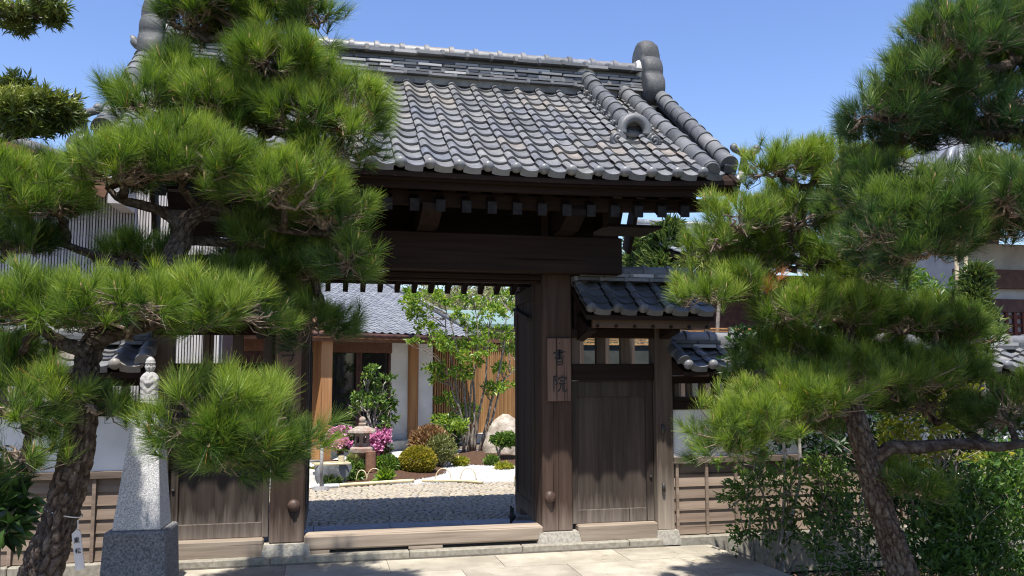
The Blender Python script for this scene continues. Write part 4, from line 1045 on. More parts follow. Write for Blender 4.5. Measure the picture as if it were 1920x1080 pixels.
# ------------------------------------------------------------------ small shrubs of the garden
def shrub(name, label, cat, px, py, wpx, hpx, Y, mat, n, size, nstem=7, stem='stem', shell=.5, clump=0, group=None, zc=.55, tint=(.1, 1), flower=None, up=.35, seed=1, dome=False, depth=None, base=None):
    r = np.random.RandomState(seed); g = P(px, py, Y); s = DC(Y, px); b = np.array([g[0], g[1], g[2] - hpx * s * .5]) if base is None else np.array([g[0], g[1], base])
    rad = np.array([wpx * s * .5, (depth or wpx * .5) * s, hpx * s * .5]); t = thing(name, label, cat, b, group)
    mb = MB()
    for i in range(nstem):
        e = g + nrm(r.normal(size=3) * (1, 1, .5) + (0, 0, .4)) * rad * .7
        mb.tube(wander(r, b + r.normal(size=3) * (.04, .04, 0) + (0, 0, -.03), e, 6, .08), np.linspace(.012, .004, 6) * (1 + hpx * s), 5)
    mb.build('stems', stem, t, True, kind='stuff')
    parts = [leaves(r, g, rad, n, size, up, tint, shell, clump)]
    if dome:
        v, q, c = parts[0]; lo = b[2] + .02; v[:, 2] = np.maximum(v[:, 2], lo + (v[:, 2] - lo) * .15)
    foliage('foliage', parts, mat, t)
    if flower:
        fm, fn, fs, fz = flower
        foliage('blossom', [leaves(r, g + (0, -.03, fz * rad[2]), rad * (1.0, 1.0, .75), fn, fs, .5, (0, 1), .8, max(5, clump), .8)], fm, t)
    return t
Yg = G(783, 888)[1]
shrub('box_bush', 'clipped round golden green bush on the brown soil', 'bush', 783, 864, 66, 50, Yg, 'leaf_gold', 7000, .045, shell=.86, seed=2)
shrub('twiggy_bush', 'large dome bush with russet top and green lower twigs', 'bush', 806, 832, 78, 66, Yg + 1.3, 'leaf_red', 4200, .06, 26, 'stem_pale', .55, seed=3, up=.8)
shrub('twiggy_bush', 'loose olive green twigs growing from the right of the russet dome bush', 'bush', 828, 842, 56, 56, Yg + .9, 'leaf_olive', 1900, .06, 24, 'stem_pale', .4, seed=4, up=.8)
shrub('green_bush', 'low dark green bush between the lantern and the golden bush', 'bush', 724, 874, 50, 36, Yg, 'leaf_mid', 3200, .05, shell=.7, seed=5)
shrub('azalea', 'pink flowering azalea left of the stone lantern', 'azalea', 639, 826, 38, 44, 15.1, 'leaf_mid', 900, .06, clump=14, seed=6, flower=('petal', 2400, .06, .15))
shrub('azalea', 'pink flowering azalea right of the stone lantern', 'azalea', 714, 828, 38, 54, 15.3, 'leaf_mid', 500, .06, clump=12, seed=7, flower=('petal', 3600, .06, .1))
shrub('bedding_plant', 'mixed green leafy plants below the lantern platform', 'plant', 688, 872, 44, 40, 13.6, 'leaf_bright', 900, .08, clump=14, seed=8)
shrub('bedding_plant', 'green and yellow leafy plants beside the basin', 'plant', 664, 884, 34, 36, 13.0, 'leaf_mid', 800, .07, clump=10, seed=9)
shrub('bedding_plant', 'bright green strap leaves at the right of the third hoop', 'plant', 722, 898, 18, 18, 12.6, 'leaf_bright', 260, .12, shell=.1, seed=10, up=1.2)
shrub('bedding_plant', 'dry pale seedheads beside the stone basin', 'plant', 661, 872, 16, 30, 13.3, 'leaf_olive', 300, .09, shell=.2, seed=11, up=1.2)
shrub('bedding_plant', 'small yellow plant behind the metal stand', 'plant', 588, 890, 18, 22, 13.4, 'leaf_yellow', 400, .07, seed=12)
shrub('yellow_plant', 'small yellow green plant on the soil at the foot of the tall tree', 'plant', 862, 866, 34, 15, 14.6, 'leaf_yellow', 700, .06, shell=.3, seed=13)
shrub('yellow_plant', 'low yellow groundcover in front of the pale rock', 'plant', 946, 876, 34, 12, 14.0, 'leaf_yellow', 500, .06, shell=.3, seed=14)
shrub('green_bush', 'small dark bush at the foot of the rock', 'bush', 922, 864, 26, 20, 14.6, 'leaf_mid', 600, .05, seed=15)
shrub('green_bush', 'dark leafy bush behind the tree stems against the lattice', 'bush', 843, 815, 40, 76, 17.2, 'leaf_dark', 1700, .08, seed=16)
shrub('grass_clump', 'green tuft of grass at the left end of the bamboo edging', 'grass', 622, 905, 34, 10, 12.8, 'grass', 700, .1, 2, up=1.3, shell=.1, seed=17)
for px, py, lb in ((695, 857, 'short rusty red post among the plants under the lantern'),):
    b = G(px, 884, .08); MB().tube([b, b + (0, 0, .3)], [.085, .08], 12).build('rusty_post', simple('rust', (.16, .075, .045), (.26, .14, .09), 20, .9, .4), None, True, 40, label=lb, category='post')
# little clipped tree in front of the rock
b = G(936, 868); t = thing('small_tree', 'small tree with a flat clipped crown in front of the rock', 'tree', b); s_ = pxm(940, b[1])
top = b + (8 * s_, 0, 40 * s_); mb = MB()
mb.tube(wander(rg, b, top, 7, .1), np.linspace(.03, .016, 7), 7); mb.tube(wander(rg, b + (0, 0, .12), top + (-.15, 0, -.02), 6, .1), np.linspace(.022, .012, 6), 6); mb.build('trunk', 'stem_pale', t, True)
foliage('crown', [leaves(rg, top + (4 * s_, 0, .02), (27 * s_, 20 * s_, 11 * s_), 2200, .07, .4, (.1, 1), .4)], 'leaf_mid', t)
# rock
def rock(name, label, px0, px1, py0, py1, Y, mat, seed, prof=None):
    r = np.random.RandomState(seed); a_, b_ = P(px0, py1, Y), P(px1, py0, Y); c = (a_ + b_) / 2; c[2] = a_[2]; rx = (b_[0] - a_[0]) / 2; hz = b_[2] - a_[2]
    n, m = 30, 16; v = []
    ks = r.normal(size=(6, 3)) * 2.2; phs = r.uniform(0, 6, 6)
    for i in range(m):
        z = i / (m - 1); w = np.interp(z, *(prof or ([0, .3, .6, .85, 1], [1, .97, .78, .5, .12])))
        for j in range(n):
            a = 2 * math.pi * j / n; p = np.array([math.cos(a) * w, math.sin(a) * w * .8, z])
            d = sum(math.sin(float(k @ p) * 1.6 + q) for k, q in zip(ks, phs)) * .035
            d = d + .02 * math.floor(4 * math.sin(a * 2 + z * 3))
            v.append(c + np.array([rx * p[0] * (1 + d), rx * .8 * p[1] * (1 + d), hz * z * (1 + .3 * d)]))
    f = [(i * n + j, i * n + (j + 1) % n, (i + 1) * n + (j + 1) % n, (i + 1) * n + j) for i in range(m - 1) for j in range(n)] + [tuple(range((m - 1) * n, m * n))]
    return MB().add(v, f).build(name, mat, None, True, 35, label=label, category='rock')
rock('garden_rock', 'tall pale banded rock standing on the brown soil', 904, 992, 777, 862, 15.6, 'rock', 4)
rock('edge_stone', 'low grey stone lying beside the water basin', 566, 606, 880, 908, 12.9, 'concrete', 6, ([0, .5, .9, 1], [1, .95, .7, .3]))

# ------------------------------------------------------------------ broadleaf trees in the court
def multi_tree(name, label, Y, bases, stems, clusters, leafmat_, lsize, nleaf, stemmat, r0=.03, seed=3, Yj=.5, cat='tree'):
    r = np.random.RandomState(seed); bx_, by_ = bases; b = G(bx_, by_) ; b[1] = Y; t = thing(name, label, cat, P(bx_, by_, Y))
    allp = []
    for i, st in enumerate(stems):
        yo = r.uniform(-Yj, Yj) * .5; p = [P(a, c, Y + yo * k / len(st)) for k, (a, c) in enumerate(st)]
        q = spline(p, 14); q += r.normal(0, .008, q.shape); allp.append(q)
        MB().tube(q, np.linspace(r0, r0 * .28, 14) * r.uniform(.8, 1.2), 7).build('stem', stemmat, t, True)
    pts = np.vstack(allp); parts = []; tw = MB()
    for (cx, cy, w_, h_) in clusters:
        c = P(cx, cy, Y + r.uniform(-Yj, Yj)); s = DC(Y, cx); rad = (w_ * s * .5, w_ * s * .45, h_ * s * .5)
        nl = int(nleaf * w_ * h_ / 1000); v = leaves(r, c, rad, nl, lsize, .25, (.05, 1), .15, max(4, nl // 14), .5); parts.append(v)
        d = np.linalg.norm(pts - c + (0, 0, .25), axis=1); a = pts[np.argmin(d)]
        for k in range(3): tw.tube(wander(r, a, c + r.normal(size=3) * np.array(rad) * .6, 6, .1), np.linspace(.010, .004, 6), 4)
    tw.build('twigs', stemmat, t, True, kind='stuff'); foliage('crown', parts, leafmat_, t); return t
multi_tree('maple_tree', 'tall multi stemmed tree with light green leaf tiers before the bamboo lattice', 16.2, (885, 852),
  [[(872, 852), (862, 780), (850, 700), (835, 620), (838, 570)], [(880, 852), (876, 790), (868, 720), (856, 650), (840, 590)], [(890, 852), (897, 780), (912, 700), (916, 620), (922, 560)], [(898, 852), (918, 770), (935, 700), (945, 640), (950, 580)],
   [(902, 850), (925, 780), (940, 720), (958, 700)], [(868, 850), (872, 800), (850, 740), (835, 690)], [(884, 850), (890, 760), (884, 690), (876, 640)], [(878, 850), (882, 740), (896, 640), (890, 560)]],
  [(775, 570, 44, 34), (800, 560, 40, 24), (765, 552, 30, 20), (786, 588, 44, 34), (800, 615, 44, 30), (835, 560, 44, 24), (832, 640, 52, 36), (780, 640, 28, 12), (818, 690, 40, 34), (822, 708, 26, 26), (856, 588, 30, 24),
   (866, 650, 42, 30), (864, 700, 44, 30), (905, 570, 44, 28), (880, 600, 44, 26), (925, 585, 50, 30), (955, 580, 34, 34), (900, 620, 50, 28), (935, 625, 54, 30), (958, 650, 36, 30), (905, 655, 50, 24), (945, 690, 40, 24),
   (925, 725, 50, 24), (950, 722, 30, 18), (890, 680, 30, 20), (870, 670, 40, 24), (838, 750, 50, 24), (876, 770, 54, 32), (836, 788, 44, 26), (860, 800, 44, 22), (842, 805, 30, 30), (900, 640, 24, 18), (880, 560, 34, 20), (940, 550, 40, 20)],
  'leaf_bright', .085, 150, 'stem', .030, 5)
multi_tree('camellia_tree', 'slender young tree with yellowish leaves in front of the dark window', 15.4, (697, 838),
  [[(693, 838), (692, 790), (690, 740), (688, 700)], [(700, 838), (703, 780), (712, 745), (722, 715)], [(697, 838), (697, 800), (684, 770), (672, 760)]],
  [(692, 700, 34, 26), (684, 720, 34, 24), (698, 722, 26, 20), (676, 744, 40, 20), (690, 748, 40, 24), (666, 768, 34, 20), (686, 770, 30, 24), (725, 718, 34, 26), (728, 745, 34, 24), (722, 770, 38, 26), (732, 762, 24, 30), (710, 752, 26, 20), (705, 738, 20, 16), (730, 790, 30, 24), (700, 690, 24, 14)],
  'leaf_mid', .09, 110, 'stem_pale', .026, 8, .3)

# ------------------------------------------------------------------ house at the back of the court
O = G(775, 838); HX = np.array([math.sin(math.radians(54)), math.cos(math.radians(54)), 0]); HN = np.array([HX[1], -HX[0], 0])   # HN faces the court
HU = np.array([0, 0, 1.0])
def hx(px, off=0.0): 
    p = PL(px, 700, O + HN * off, HN); return float(np.dot(p - O, HX))
def hz_(py, px=775, off=0.0): return float(PL(px, py, O + HN * off, HN)[2])
def hp(x, off, z): return O + HX * x + HN * off + np.array([0, 0, z - O[2]])
def hbox(mb, x0, x1, o0, o1, z0, z1):
    return mb.frame(hp((x0 + x1) / 2, (o0 + o1) / 2, (z0 + z1) / 2), HX, HN, HU, x1 - x0, o1 - o0, z1 - z0)
house = thing('garden_house', 'low garden house with grey tiled roof white walls and cedar posts', 'house', O)
zc, zf = hz_(640), hz_(822)
xg0, xg1, xw1, xe = hx(540), hx(735), hx(815), hx(1010)
hbox(MB(), xg0 - 3, xe, -4.5, .25, -.02, zf - .004).build('plinth', 'concrete', house)
hbox(MB(), xg0 - 3, xe + .4, -4.4, -.22, zf, zc + .25).build('inner_wall', 'redwall', house)
hbox(MB(), xg1, hx(768.5), -.2, -.06, zf, zc).build('wall', 'plaster', house)
hbox(MB(), hx(783.5), xw1, -.2, -.06, zf, zc).build('wall', 'plaster', house)
hbox(MB(), hx(768.5), hx(783.5), -.2, .02, zf, zc + .02).build('post', 'cedar', house)
pxp = hx(604, .62); hbox(MB(), pxp - .12, pxp + .13, .5, .75, -.02, zc + .05).build('post', 'cedar', house)
hbox(MB(), xg0 - 3, xg1 - .005, -.10, -.0, zc - .26, zc).build('window_head', 'cedar_x', house)
gw = (xg1 - xg0) / 3
for i in range(3):
    a, b_ = xg0 + gw * i, xg0 + gw * (i + 1)
    wn = MB(); hbox(wn, a, a + .07, -.10, -.03, zf + .06, zc - .265); hbox(wn, b_ - .07, b_ - .008, -.10, -.03, zf + .06, zc - .265); hbox(wn, a + .071, b_ - .071, -.10, -.03, zf + .002, zf + .08)
    wn = wn.build('window', 'redwall', house); hbox(MB(), a + .072, b_ - .072, -.08, -.06, zf + .082, zc - .27).build('pane', 'glass', wn)
# lattice of bamboo slats
nsl = 40; s0, s1 = xw1 + .02, hx(975)
hbox(MB(), xw1, xe, -.15, -.11, zf, zc).build('lattice_back', 'redwall', house)
for i in range(nsl):
    x = s0 + (s1 - s0) * (i + .5) / nsl; MB().frame(hp(x, -.05, (zf - .05 + zc) / 2), HX, HN, HU, (s1 - s0) / nsl * .52, .045, zc - zf + .05).build('slat', 'bamboo', house)
for z in (zf + .25, (zf + zc) / 2, zc - .3): hbox(MB(), s0, s1, -.105, -.074, z, z + .05).build('lattice_rail', 'cedar_x', house)
# eave and roof plane
EO = .85; zE = hz_(628, 775, EO); sl_ = .42; xr1 = float(np.dot(PL(902, 634, O + HN * EO, HN) - O, HX)); xr0 = float(np.dot(PL(560, 620, O + HN * EO, HN) - O, HX))
nv = nrm(HU + HN * sl_); RP = hp(0, EO, zE)
hipt = PL(742, 543, RP, nv); hv = hipt - O; hx_t, ho_t = float(np.dot(hv, HX)), float(np.dot(hv, HN))
print('house', zf, zc, zE, xr0, xr1, 'hip', hx_t, ho_t)
def rpt(x, o): return hp(x, o, zE + (EO - o) * sl_)
OT = -5.2
def hipx(o): return xr1 + (hx_t - xr1) * (EO - o) / (EO - ho_t)
top = [rpt(xr0 - 2, EO), rpt(xr1, EO), rpt(hipx(OT), OT), rpt(xr0 - 2, OT)]
rf = MB().prism([p - nv * .03 for p in top], -nv * .08).build('roof', 'cedar_x', house)
back = MB(); pe = hp(xr1 + .5, -9.5, zE); back.prism([rpt(xr1, EO) - (0, 0, .06), hp(xr1, -9, zE - .06), rpt(hipx(OT), OT) - (0, 0, .04)], (0, 0, -.05)); back.build('hip_slope', 'tile_far', rf)
hbox(MB(), xr0 - 2, xr1 - .05, EO - .06, EO - .02, zE - .17, zE - .06).build('eave_fascia', 'cedar_x', house)
MB().tube([hp(xr0 - 2, EO + .04, zE - .05), hp(xr1, EO + .04, zE - .05)], .045, 8).build('gutter', 'redwall', house, True)
so_ = MB(); so_.prism([hp(xr0 - 2, EO - .07, zE - .12), hp(xr1 - .1, EO - .07, zE - .12), hp(xr1 - .1, -.05, zc + .10), hp(xr0 - 2, -.05, zc + .10)], (0, 0, .03)); so_.build('soffit', 'cedar_x', house)
hbox(MB(), xg0 - 3, xe, -.21, .02, zc + .021, zc + .12).build('wall_plate', 'cedar_x', house)
me_h = tile_mesh('house_tile', .20, .25, .012, amp=.45); cw = .20; ch_ = .185; cnt = 0
nrm_al = math.atan(sl_); up_ = nrm(-HN * 1 + HU * sl_)
A = np.stack([HX, up_, np.cross(HX, up_)], 1)
vis0 = float(np.dot(PL(585, 560, RP, nv) - O, HX))
rest = []
for r in range(30):
    o = EO - r * ch_ * math.cos(nrm_al); xr_ = hipx(o); k = 1
    while True:
        x = xr_ - k * cw
        p = rpt(x, o)
        # only the part of the slope the gateway shows
        r_ = p - CAM; c_, s_ = math.cos(YAW), math.sin(YAW); X_, Y_ = r_[0] * c_ - r_[1] * s_, r_[0] * s_ + r_[1] * c_
        if 960 + F * X_ / Y_ < 606 - r * 1.5: break
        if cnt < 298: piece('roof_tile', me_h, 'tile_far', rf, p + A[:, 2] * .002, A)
        else: rest.append(p + A[:, 2] * .002)
        cnt += 1; k += 1
print('house tiles', cnt)
if rest:
    tv_ = np.array([q.co[:] for q in me_h.vertices]); tf_ = [tuple(q.vertices) for q in me_h.polygons]; mb = MB(); R3 = A
    for p in rest: mb.add(tv_ @ R3.T + p, tf_)
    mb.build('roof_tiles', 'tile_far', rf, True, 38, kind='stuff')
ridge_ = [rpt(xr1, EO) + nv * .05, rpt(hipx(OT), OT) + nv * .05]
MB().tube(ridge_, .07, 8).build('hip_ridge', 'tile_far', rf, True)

# green roofed building and the wooded hill behind
Yc = 27.0; a = P(845, 596, Yc); b_ = P(1010, 606, Yc); t = thing('copper_roof_building', 'far building with a low pale green copper roof behind the tree', 'building', (0.5 * (a[0] + b_[0]), Yc + 2, 0))
zr = P(900, 588, Yc + 2.5)[2]; ze_ = P(900, 614, Yc)[2]
MB().prism([(a[0] - 1, Yc, ze_), (b_[0] + 2, Yc, ze_), (b_[0] + 2, Yc + 2.5, zr), (a[0] - 1, Yc + 2.5, zr)], (0, 0, .12)).prism([(a[0] - 1, Yc + 5, ze_), (b_[0] + 2, Yc + 5, ze_), (b_[0] + 2, Yc + 2.52, zr), (a[0] - 1, Yc + 2.52, zr)], (0, 0, .12)).build('roof', 'copper', t)
MB().box(a[0] - .5, b_[0] + 1.5, Yc + .5, Yc + 4.5, -.3, ze_).build('wall', 'plaster_grey', t)
hc = P(905, 524, 52); hh = hc[2]
nx, ny = 24, 10; v = []
for j in range(ny):
    for i in range(nx):
        x = hc[0] - 9 + 26 * i / (nx - 1); y = 36 + 26 * j / (ny - 1); u = (i / (nx - 1)); env = math.sin(math.pi * min(1, max(0, u * 1.0))) ** .35 * math.sin(math.pi * .5 * min(1, j / 5))
        v.append((x, y, GZ + .02 + (hh * .80) * env))
f = [(j * nx + i, j * nx + i + 1, (j + 1) * nx + i + 1, (j + 1) * nx + i) for j in range(ny - 1) for i in range(nx - 1)]
mb = MB().add(v, f); struct('hill', mb, 'hill', True)
parts = []; r4 = np.random.RandomState(9)
hv_ = np.array(v)
for k in range(120):
    b0 = hv_[r4.randint(len(hv_))]; r_ = r4.uniform(.9, 1.7)
    if b0[2] < 1: continue
    parts.append(leaves(r4, b0 + (r4.normal(0, .4), 0, r_ * .6), (r_, r_, r_ * r4.uniform(.8, 1.1)), 420, .22, .3, (lambda c_: (max(0, c_ - .18), min(1, c_ + .2)))(r4.choice([.25, .45, .68, .72, .95])), .5, 40))
vv, qq, tt = join(parts); o_ = vv.mean(0)
hw = link('hill_wood', big_mesh('hill_wood', vv - o_, qq, tt), 'hillleaf', None, o_, kind='stuff', label='brownish green wood covering the hill behind the green roof', category='wood')
# ------------------------------------------------------------------ stone pillar with a carved figure
YO = 6.72; so_ = DC(YO, 255); a = P(200, 1000, YO); zb1 = a[2]; t = thing('stone_pillar', 'tapered grey granite pillar on a granite base with shade in its colour beside the left pine', 'stone pillar', (P(255, 1000, YO)[0], YO + .25, -.03))
rot = math.radians(-4); ex = np.array([math.cos(rot), math.sin(rot), 0]); ey = np.array([-ex[1], ex[0], 0])
ptop = P(267, 776, YO)[2]; c0 = P(251, 1000, YO) + ey * .22; c0[2] = 0
w0, w1 = 86 * so_ / 2, 46 * so_ / 2
def frust(c, z0, z1, wa, wb, sh=0):
    cc = np.asarray(c); L = []
    for z, w_ in ((z0, wa), (z1, wb)):
        for i, j in ((-1, -1), (1, -1), (1, 1), (-1, 1)): L.append(cc + ex * (w_ * i + (sh if z == z1 else 0)) + ey * w_ * j + np.array([0, 0, z]))
    return MB().add(L, [(3, 2, 1, 0), (4, 5, 6, 7), (0, 1, 5, 4), (1, 2, 6, 5), (2, 3, 7, 6), (3, 0, 4, 7)])
def bev(o, w=.008):
    m = o.modifiers.new('edge', 'BEVEL'); m.width = w; m.segments = 2; m.limit_method = 'ANGLE'; return o
bev(frust(c0, zb1 + .002, ptop, w0, w1, .012).build('shaft', 'granite', t))
r5 = np.random.RandomState(3)
bb = frust(c0 + ex * .0, -.05, zb1, w0 + .065, w0 + .045); bev(bb.build('base', 'granite_shaded', t), .02)
cs = c0 + ex * .012; zt = ptop
bev(frust(cs, zt + .001, zt + .085, w1 * .86, w1 * .8).build('plinth', 'statue', t), .004)
# carved standing figure: one continuous lofted body
sz0 = zt + .086; sH = P(267, 668, YO)[2] - sz0
t2 = thing('stone_statue', 'small pale stone statue of a robed standing figure with topknot on the pillar', 'statue', cs + (0, 0, sz0))
sec = [(0, .31, .24), (.03, .33, .25), (.12, .315, .235), (.25, .31, .235), (.4, .32, .24), (.50, .315, .235), (.56, .285, .21), (.60, .24, .18), (.63, .185, .155), (.65, .145, .135), (.665, .13, .13), (.68, .135, .145), (.71, .15, .165), (.76, .162, .175), (.81, .16, .172), (.832, .158, .168), (.845, .178, .185), (.868, .176, .183), (.882, .16, .165), (.92, .15, .155), (.96, .115, .12), (.985, .07, .075), (1.0, .02, .02)]
ns = 64; zz = np.linspace(0, 1, 140); rxs = np.interp(zz, [s[0] for s in sec], [s[1] for s in sec]) * sH * .62; rys = np.interp(zz, [s[0] for s in sec], [s[2] for s in sec]) * sH * .62
an = np.linspace(0, 2 * math.pi, ns, endpoint=False); v = []
def gb(x, y, s): return math.exp(-(x * x + y * y) / (2 * s * s))
for z, rx_, ry_ in zip(zz, rxs, rys):
    for a_ in an:
        fr = max(0, -math.sin(a_)); u = math.cos(a_); k = 1.0
        if z < .62: k += .05 * math.sin(10 * a_ + 3) * max(0, .35 - z) * 2 + .045 * math.sin(40 * z - 7 * abs(u)) * fr * (.15 < z < .58)
        if .28 < z < .58: k += .13 * gb(abs(u) - .80, (z - .45) * 1.2, .13) - .09 * gb(abs(u) - .55, 0, .06) * fr
        if .33 < z < .5: k += .26 * gb(u, (z - .42) * 4, .16) * fr
        if .5 < z < .64: k -= .07 * gb(u - (z - .57) * 2.5, 0, .08) * fr
        if .67 < z < .84:
            k += .30 * gb(u, (z - .76) * 5, .09) * fr - .15 * (gb(u - .36, (z - .785) * 7, .11) + gb(u + .36, (z - .785) * 7, .11)) * fr - .12 * gb(u, (z - .712) * 10, .17) * fr + .10 * gb(u, (z - .69) * 8, .2) * fr
            k += .16 * gb(abs(u) - 1, (z - .765) * 3.5, .13)
        if .84 < z < .95: k += .10 * gb(u, (z - .90) * 5, .16) * fr + .03 * math.sin(12 * a_)
        v.append(cs + ex * (rx_ * k * math.cos(a_)) + ey * (ry_ * k * math.sin(a_)) + np.array([0, 0, sz0 + z * sH]))
f = [(i * ns + j, i * ns + (j + 1) % ns, (i + 1) * ns + (j + 1) % ns, (i + 1) * ns + j) for i in range(139) for j in range(ns)] + [tuple(range(ns))[::-1], tuple(range(139 * ns, 140 * ns))]
MB().add(v, f).build('figure', 'statue', t2, True)

# ------------------------------------------------------------------ pines
def bark_tube(rng, path, rad, n=110, m=34, amp=.10, cell=.05):
    p = spline(path, n); r = np.interp(np.linspace(0, 1, n), np.linspace(0, 1, len(rad)), rad)
    tg = nrm(np.gradient(p, axis=0)); ref = np.array([.2, .9, .1]); x = nrm(ref - tg * (tg @ ref)[:, None]); y = np.cross(tg, x)
    L = np.concatenate([[0], np.cumsum(np.linalg.norm(np.diff(p, axis=0), axis=1))]); a = np.linspace(0, 2 * math.pi, m, endpoint=False)
    A_, L_ = np.meshgrid(a, L); R_ = np.repeat(r[:, None], m, 1)
    q = np.stack([R_ * np.cos(A_), R_ * np.sin(A_), L_ * .40], -1).reshape(-1, 3)
    ncell = int(max(30, 2 * math.pi * r.mean() * L[-1] / (cell * cell))); ncell = min(ncell, 900)
    sa = rng.uniform(0, 2 * math.pi, ncell); sl2 = rng.uniform(0, L[-1], ncell); sr = np.interp(sl2, L, r)
    S = np.stack([sr * np.cos(sa), sr * np.sin(sa), sl2 * .40], 1)
    d = np.sqrt(((q[:, None] - S[None]) ** 2).sum(-1)); d.partition(1, axis=1); e = (d[:, 1] - d[:, 0])
    hgt = np.clip(e / (cell * .35), 0, 1).reshape(n, m); hgt = hgt ** .6
    lump = sum(np.sin(A_ * k + L_ * f_ + ph_) * .05 for k, f_, ph_ in ((1, 5, 1), (2, 9, 2.2), (3, 6, .3)))
    plate = rng.uniform(-.5, .5, ncell)[np.sqrt(((q[:, None] - S[None]) ** 2).sum(-1)).argmin(1)].reshape(n, m) if n * m < 30000 else 0
    R2 = R_ * (1 + lump) - amp * R_ * (1 - hgt) + amp * .35 * R_ * plate * hgt + rng.normal(0, .004, R_.shape) * R_ / .05 * .3
    v = p[:, None] + R2[..., None] * (np.cos(A_)[..., None] * x[:, None] + np.sin(A_)[..., None] * y[:, None])
    f = np.array([(i * m + j, i * m + (j + 1) % m, (i + 1) * m + (j + 1) % m, (i + 1) * m + j) for i in range(n - 1) for j in range(m)])
    return BK(v.reshape(-1, 3), f, np.clip(hgt.ravel() * 1.1, 0, 1))
class BK:
    def __init__(s, v, f, t): s.a = (v, f, t)
    def build(s, name, mat, parent, smooth=False):
        v, f, t = s.a; return link(name, big_mesh(name, v - ORG[parent.name], f, t, smooth), mat, parent)

NEED = 0
def needles(rng, base, dr, L, w):
    n = len(base); sd = nrm(np.cross(dr, rng.normal(size=(n, 3))))
    tip = base + dr * L[:, None]; mid = base + dr * L[:, None] * .55
    sag = np.zeros((n, 3)); sag[:, 2] = -.07 * L * (1 - np.abs(dr[:, 2])); tip = tip + sag
    v = np.stack([base - sd * w * .4, base + sd * w * .4, tip + sd * w * .12, tip - sd * w * .12], 1).reshape(-1, 3)
    return v, np.arange(4 * n).reshape(-1, 4)
def pad(rng, C, R, dens, nper, L, lo=-4, wid=.0026, bright=0.0, brown=0.0):  # negative bright puts shade into a pad's needle colour
    """one cushion of a garden pine: clustered shoots over a dome, each a brush of needles; returns needle arrays and twig points"""
    rx, ry, rz_ = R; area = math.pi * rx * ry + 2.2 * (rx + ry) * rz_
    ns = max(8, int(dens * area)); ncl = max(4, int(ns / 4.0))
    ph = np.arcsin(rng.uniform(math.sin(math.radians(lo)), 1, ncl)); az = rng.uniform(0, 2 * math.pi, ncl)
    lump = 1 + .12 * np.sin(3 * az + rng.uniform(0, 6)) + .08 * np.sin(5 * az + rng.uniform(0, 6)) * np.cos(ph)
    rad = rng.uniform(.70, 1.05, ncl) * lump
    uc = np.stack([np.cos(ph) * np.cos(az), np.cos(ph) * np.sin(az), np.sin(ph)], 1)
    nnc = nrm(uc / (rx, ry, rz_)); dc = nrm(nnc * .75 + np.array([0, 0, .78]) + rng.normal(0, .16, (ncl, 3)))
    ci = rng.randint(0, ncl, ns); u = uc[ci]; rad = rad[ci]
    tip = C + u * (rx, ry, rz_) * rad[:, None] + rng.normal(0, .042, (ns, 3))
    sd = nrm(dc[ci] + rng.normal(0, .24, (ns, 3)))
    tv = np.clip(.46 + .24 * (rad - .85) + .26 * u[:, 2] + rng.normal(0, .07, ncl)[ci] + rng.normal(0, .07, ns) + bright, 0, .9)  # sunlight painted in: upper and outer needles get a yellower tint
    cnt = (nper * rng.uniform(.7, 1.25, ns)).astype(int); k = np.repeat(np.arange(ns), cnt); n = len(k)
    al = np.radians(rng.beta(1.5, 2.0, n) * 66 + 3); be = rng.uniform(0, 2 * math.pi, n)
    a1 = nrm(np.cross(sd, [.3, .5, .81])); a2 = np.cross(sd, a1)
    d = sd[k] * np.cos(al)[:, None] + (a1[k] * np.cos(be)[:, None] + a2[k] * np.sin(be)[:, None]) * np.sin(al)[:, None]
    back = rng.uniform(0, .05, n) + .02 * (al > .8); base = tip[k] - sd[k] * back[:, None]
    LL = L * rng.uniform(.70, 1.12, n) * (.82 + .36 * rng.rand(ns))[k]
    v, q = needles(rng, base, d, LL, wid)
    tt = np.clip(tv[k] + rng.normal(0, .13, n), 0, .95); tt[rng.rand(n) < .004] = 1.0
    if brown:
        bs = rng.rand(ncl) < brown; tt[bs[ci][k]] = 1.0
    tint = np.stack([tt * .5, tt * .5, tt, tt], 1).reshape(-1); tint[np.repeat(tt > .98, 4)] = 1.0
    inner = C + u * (rx, ry, rz_) * (rad * .5)[:, None] + np.array([0, 0, -.16 * rz_])
    return v, q, tint, tip, sd, inner
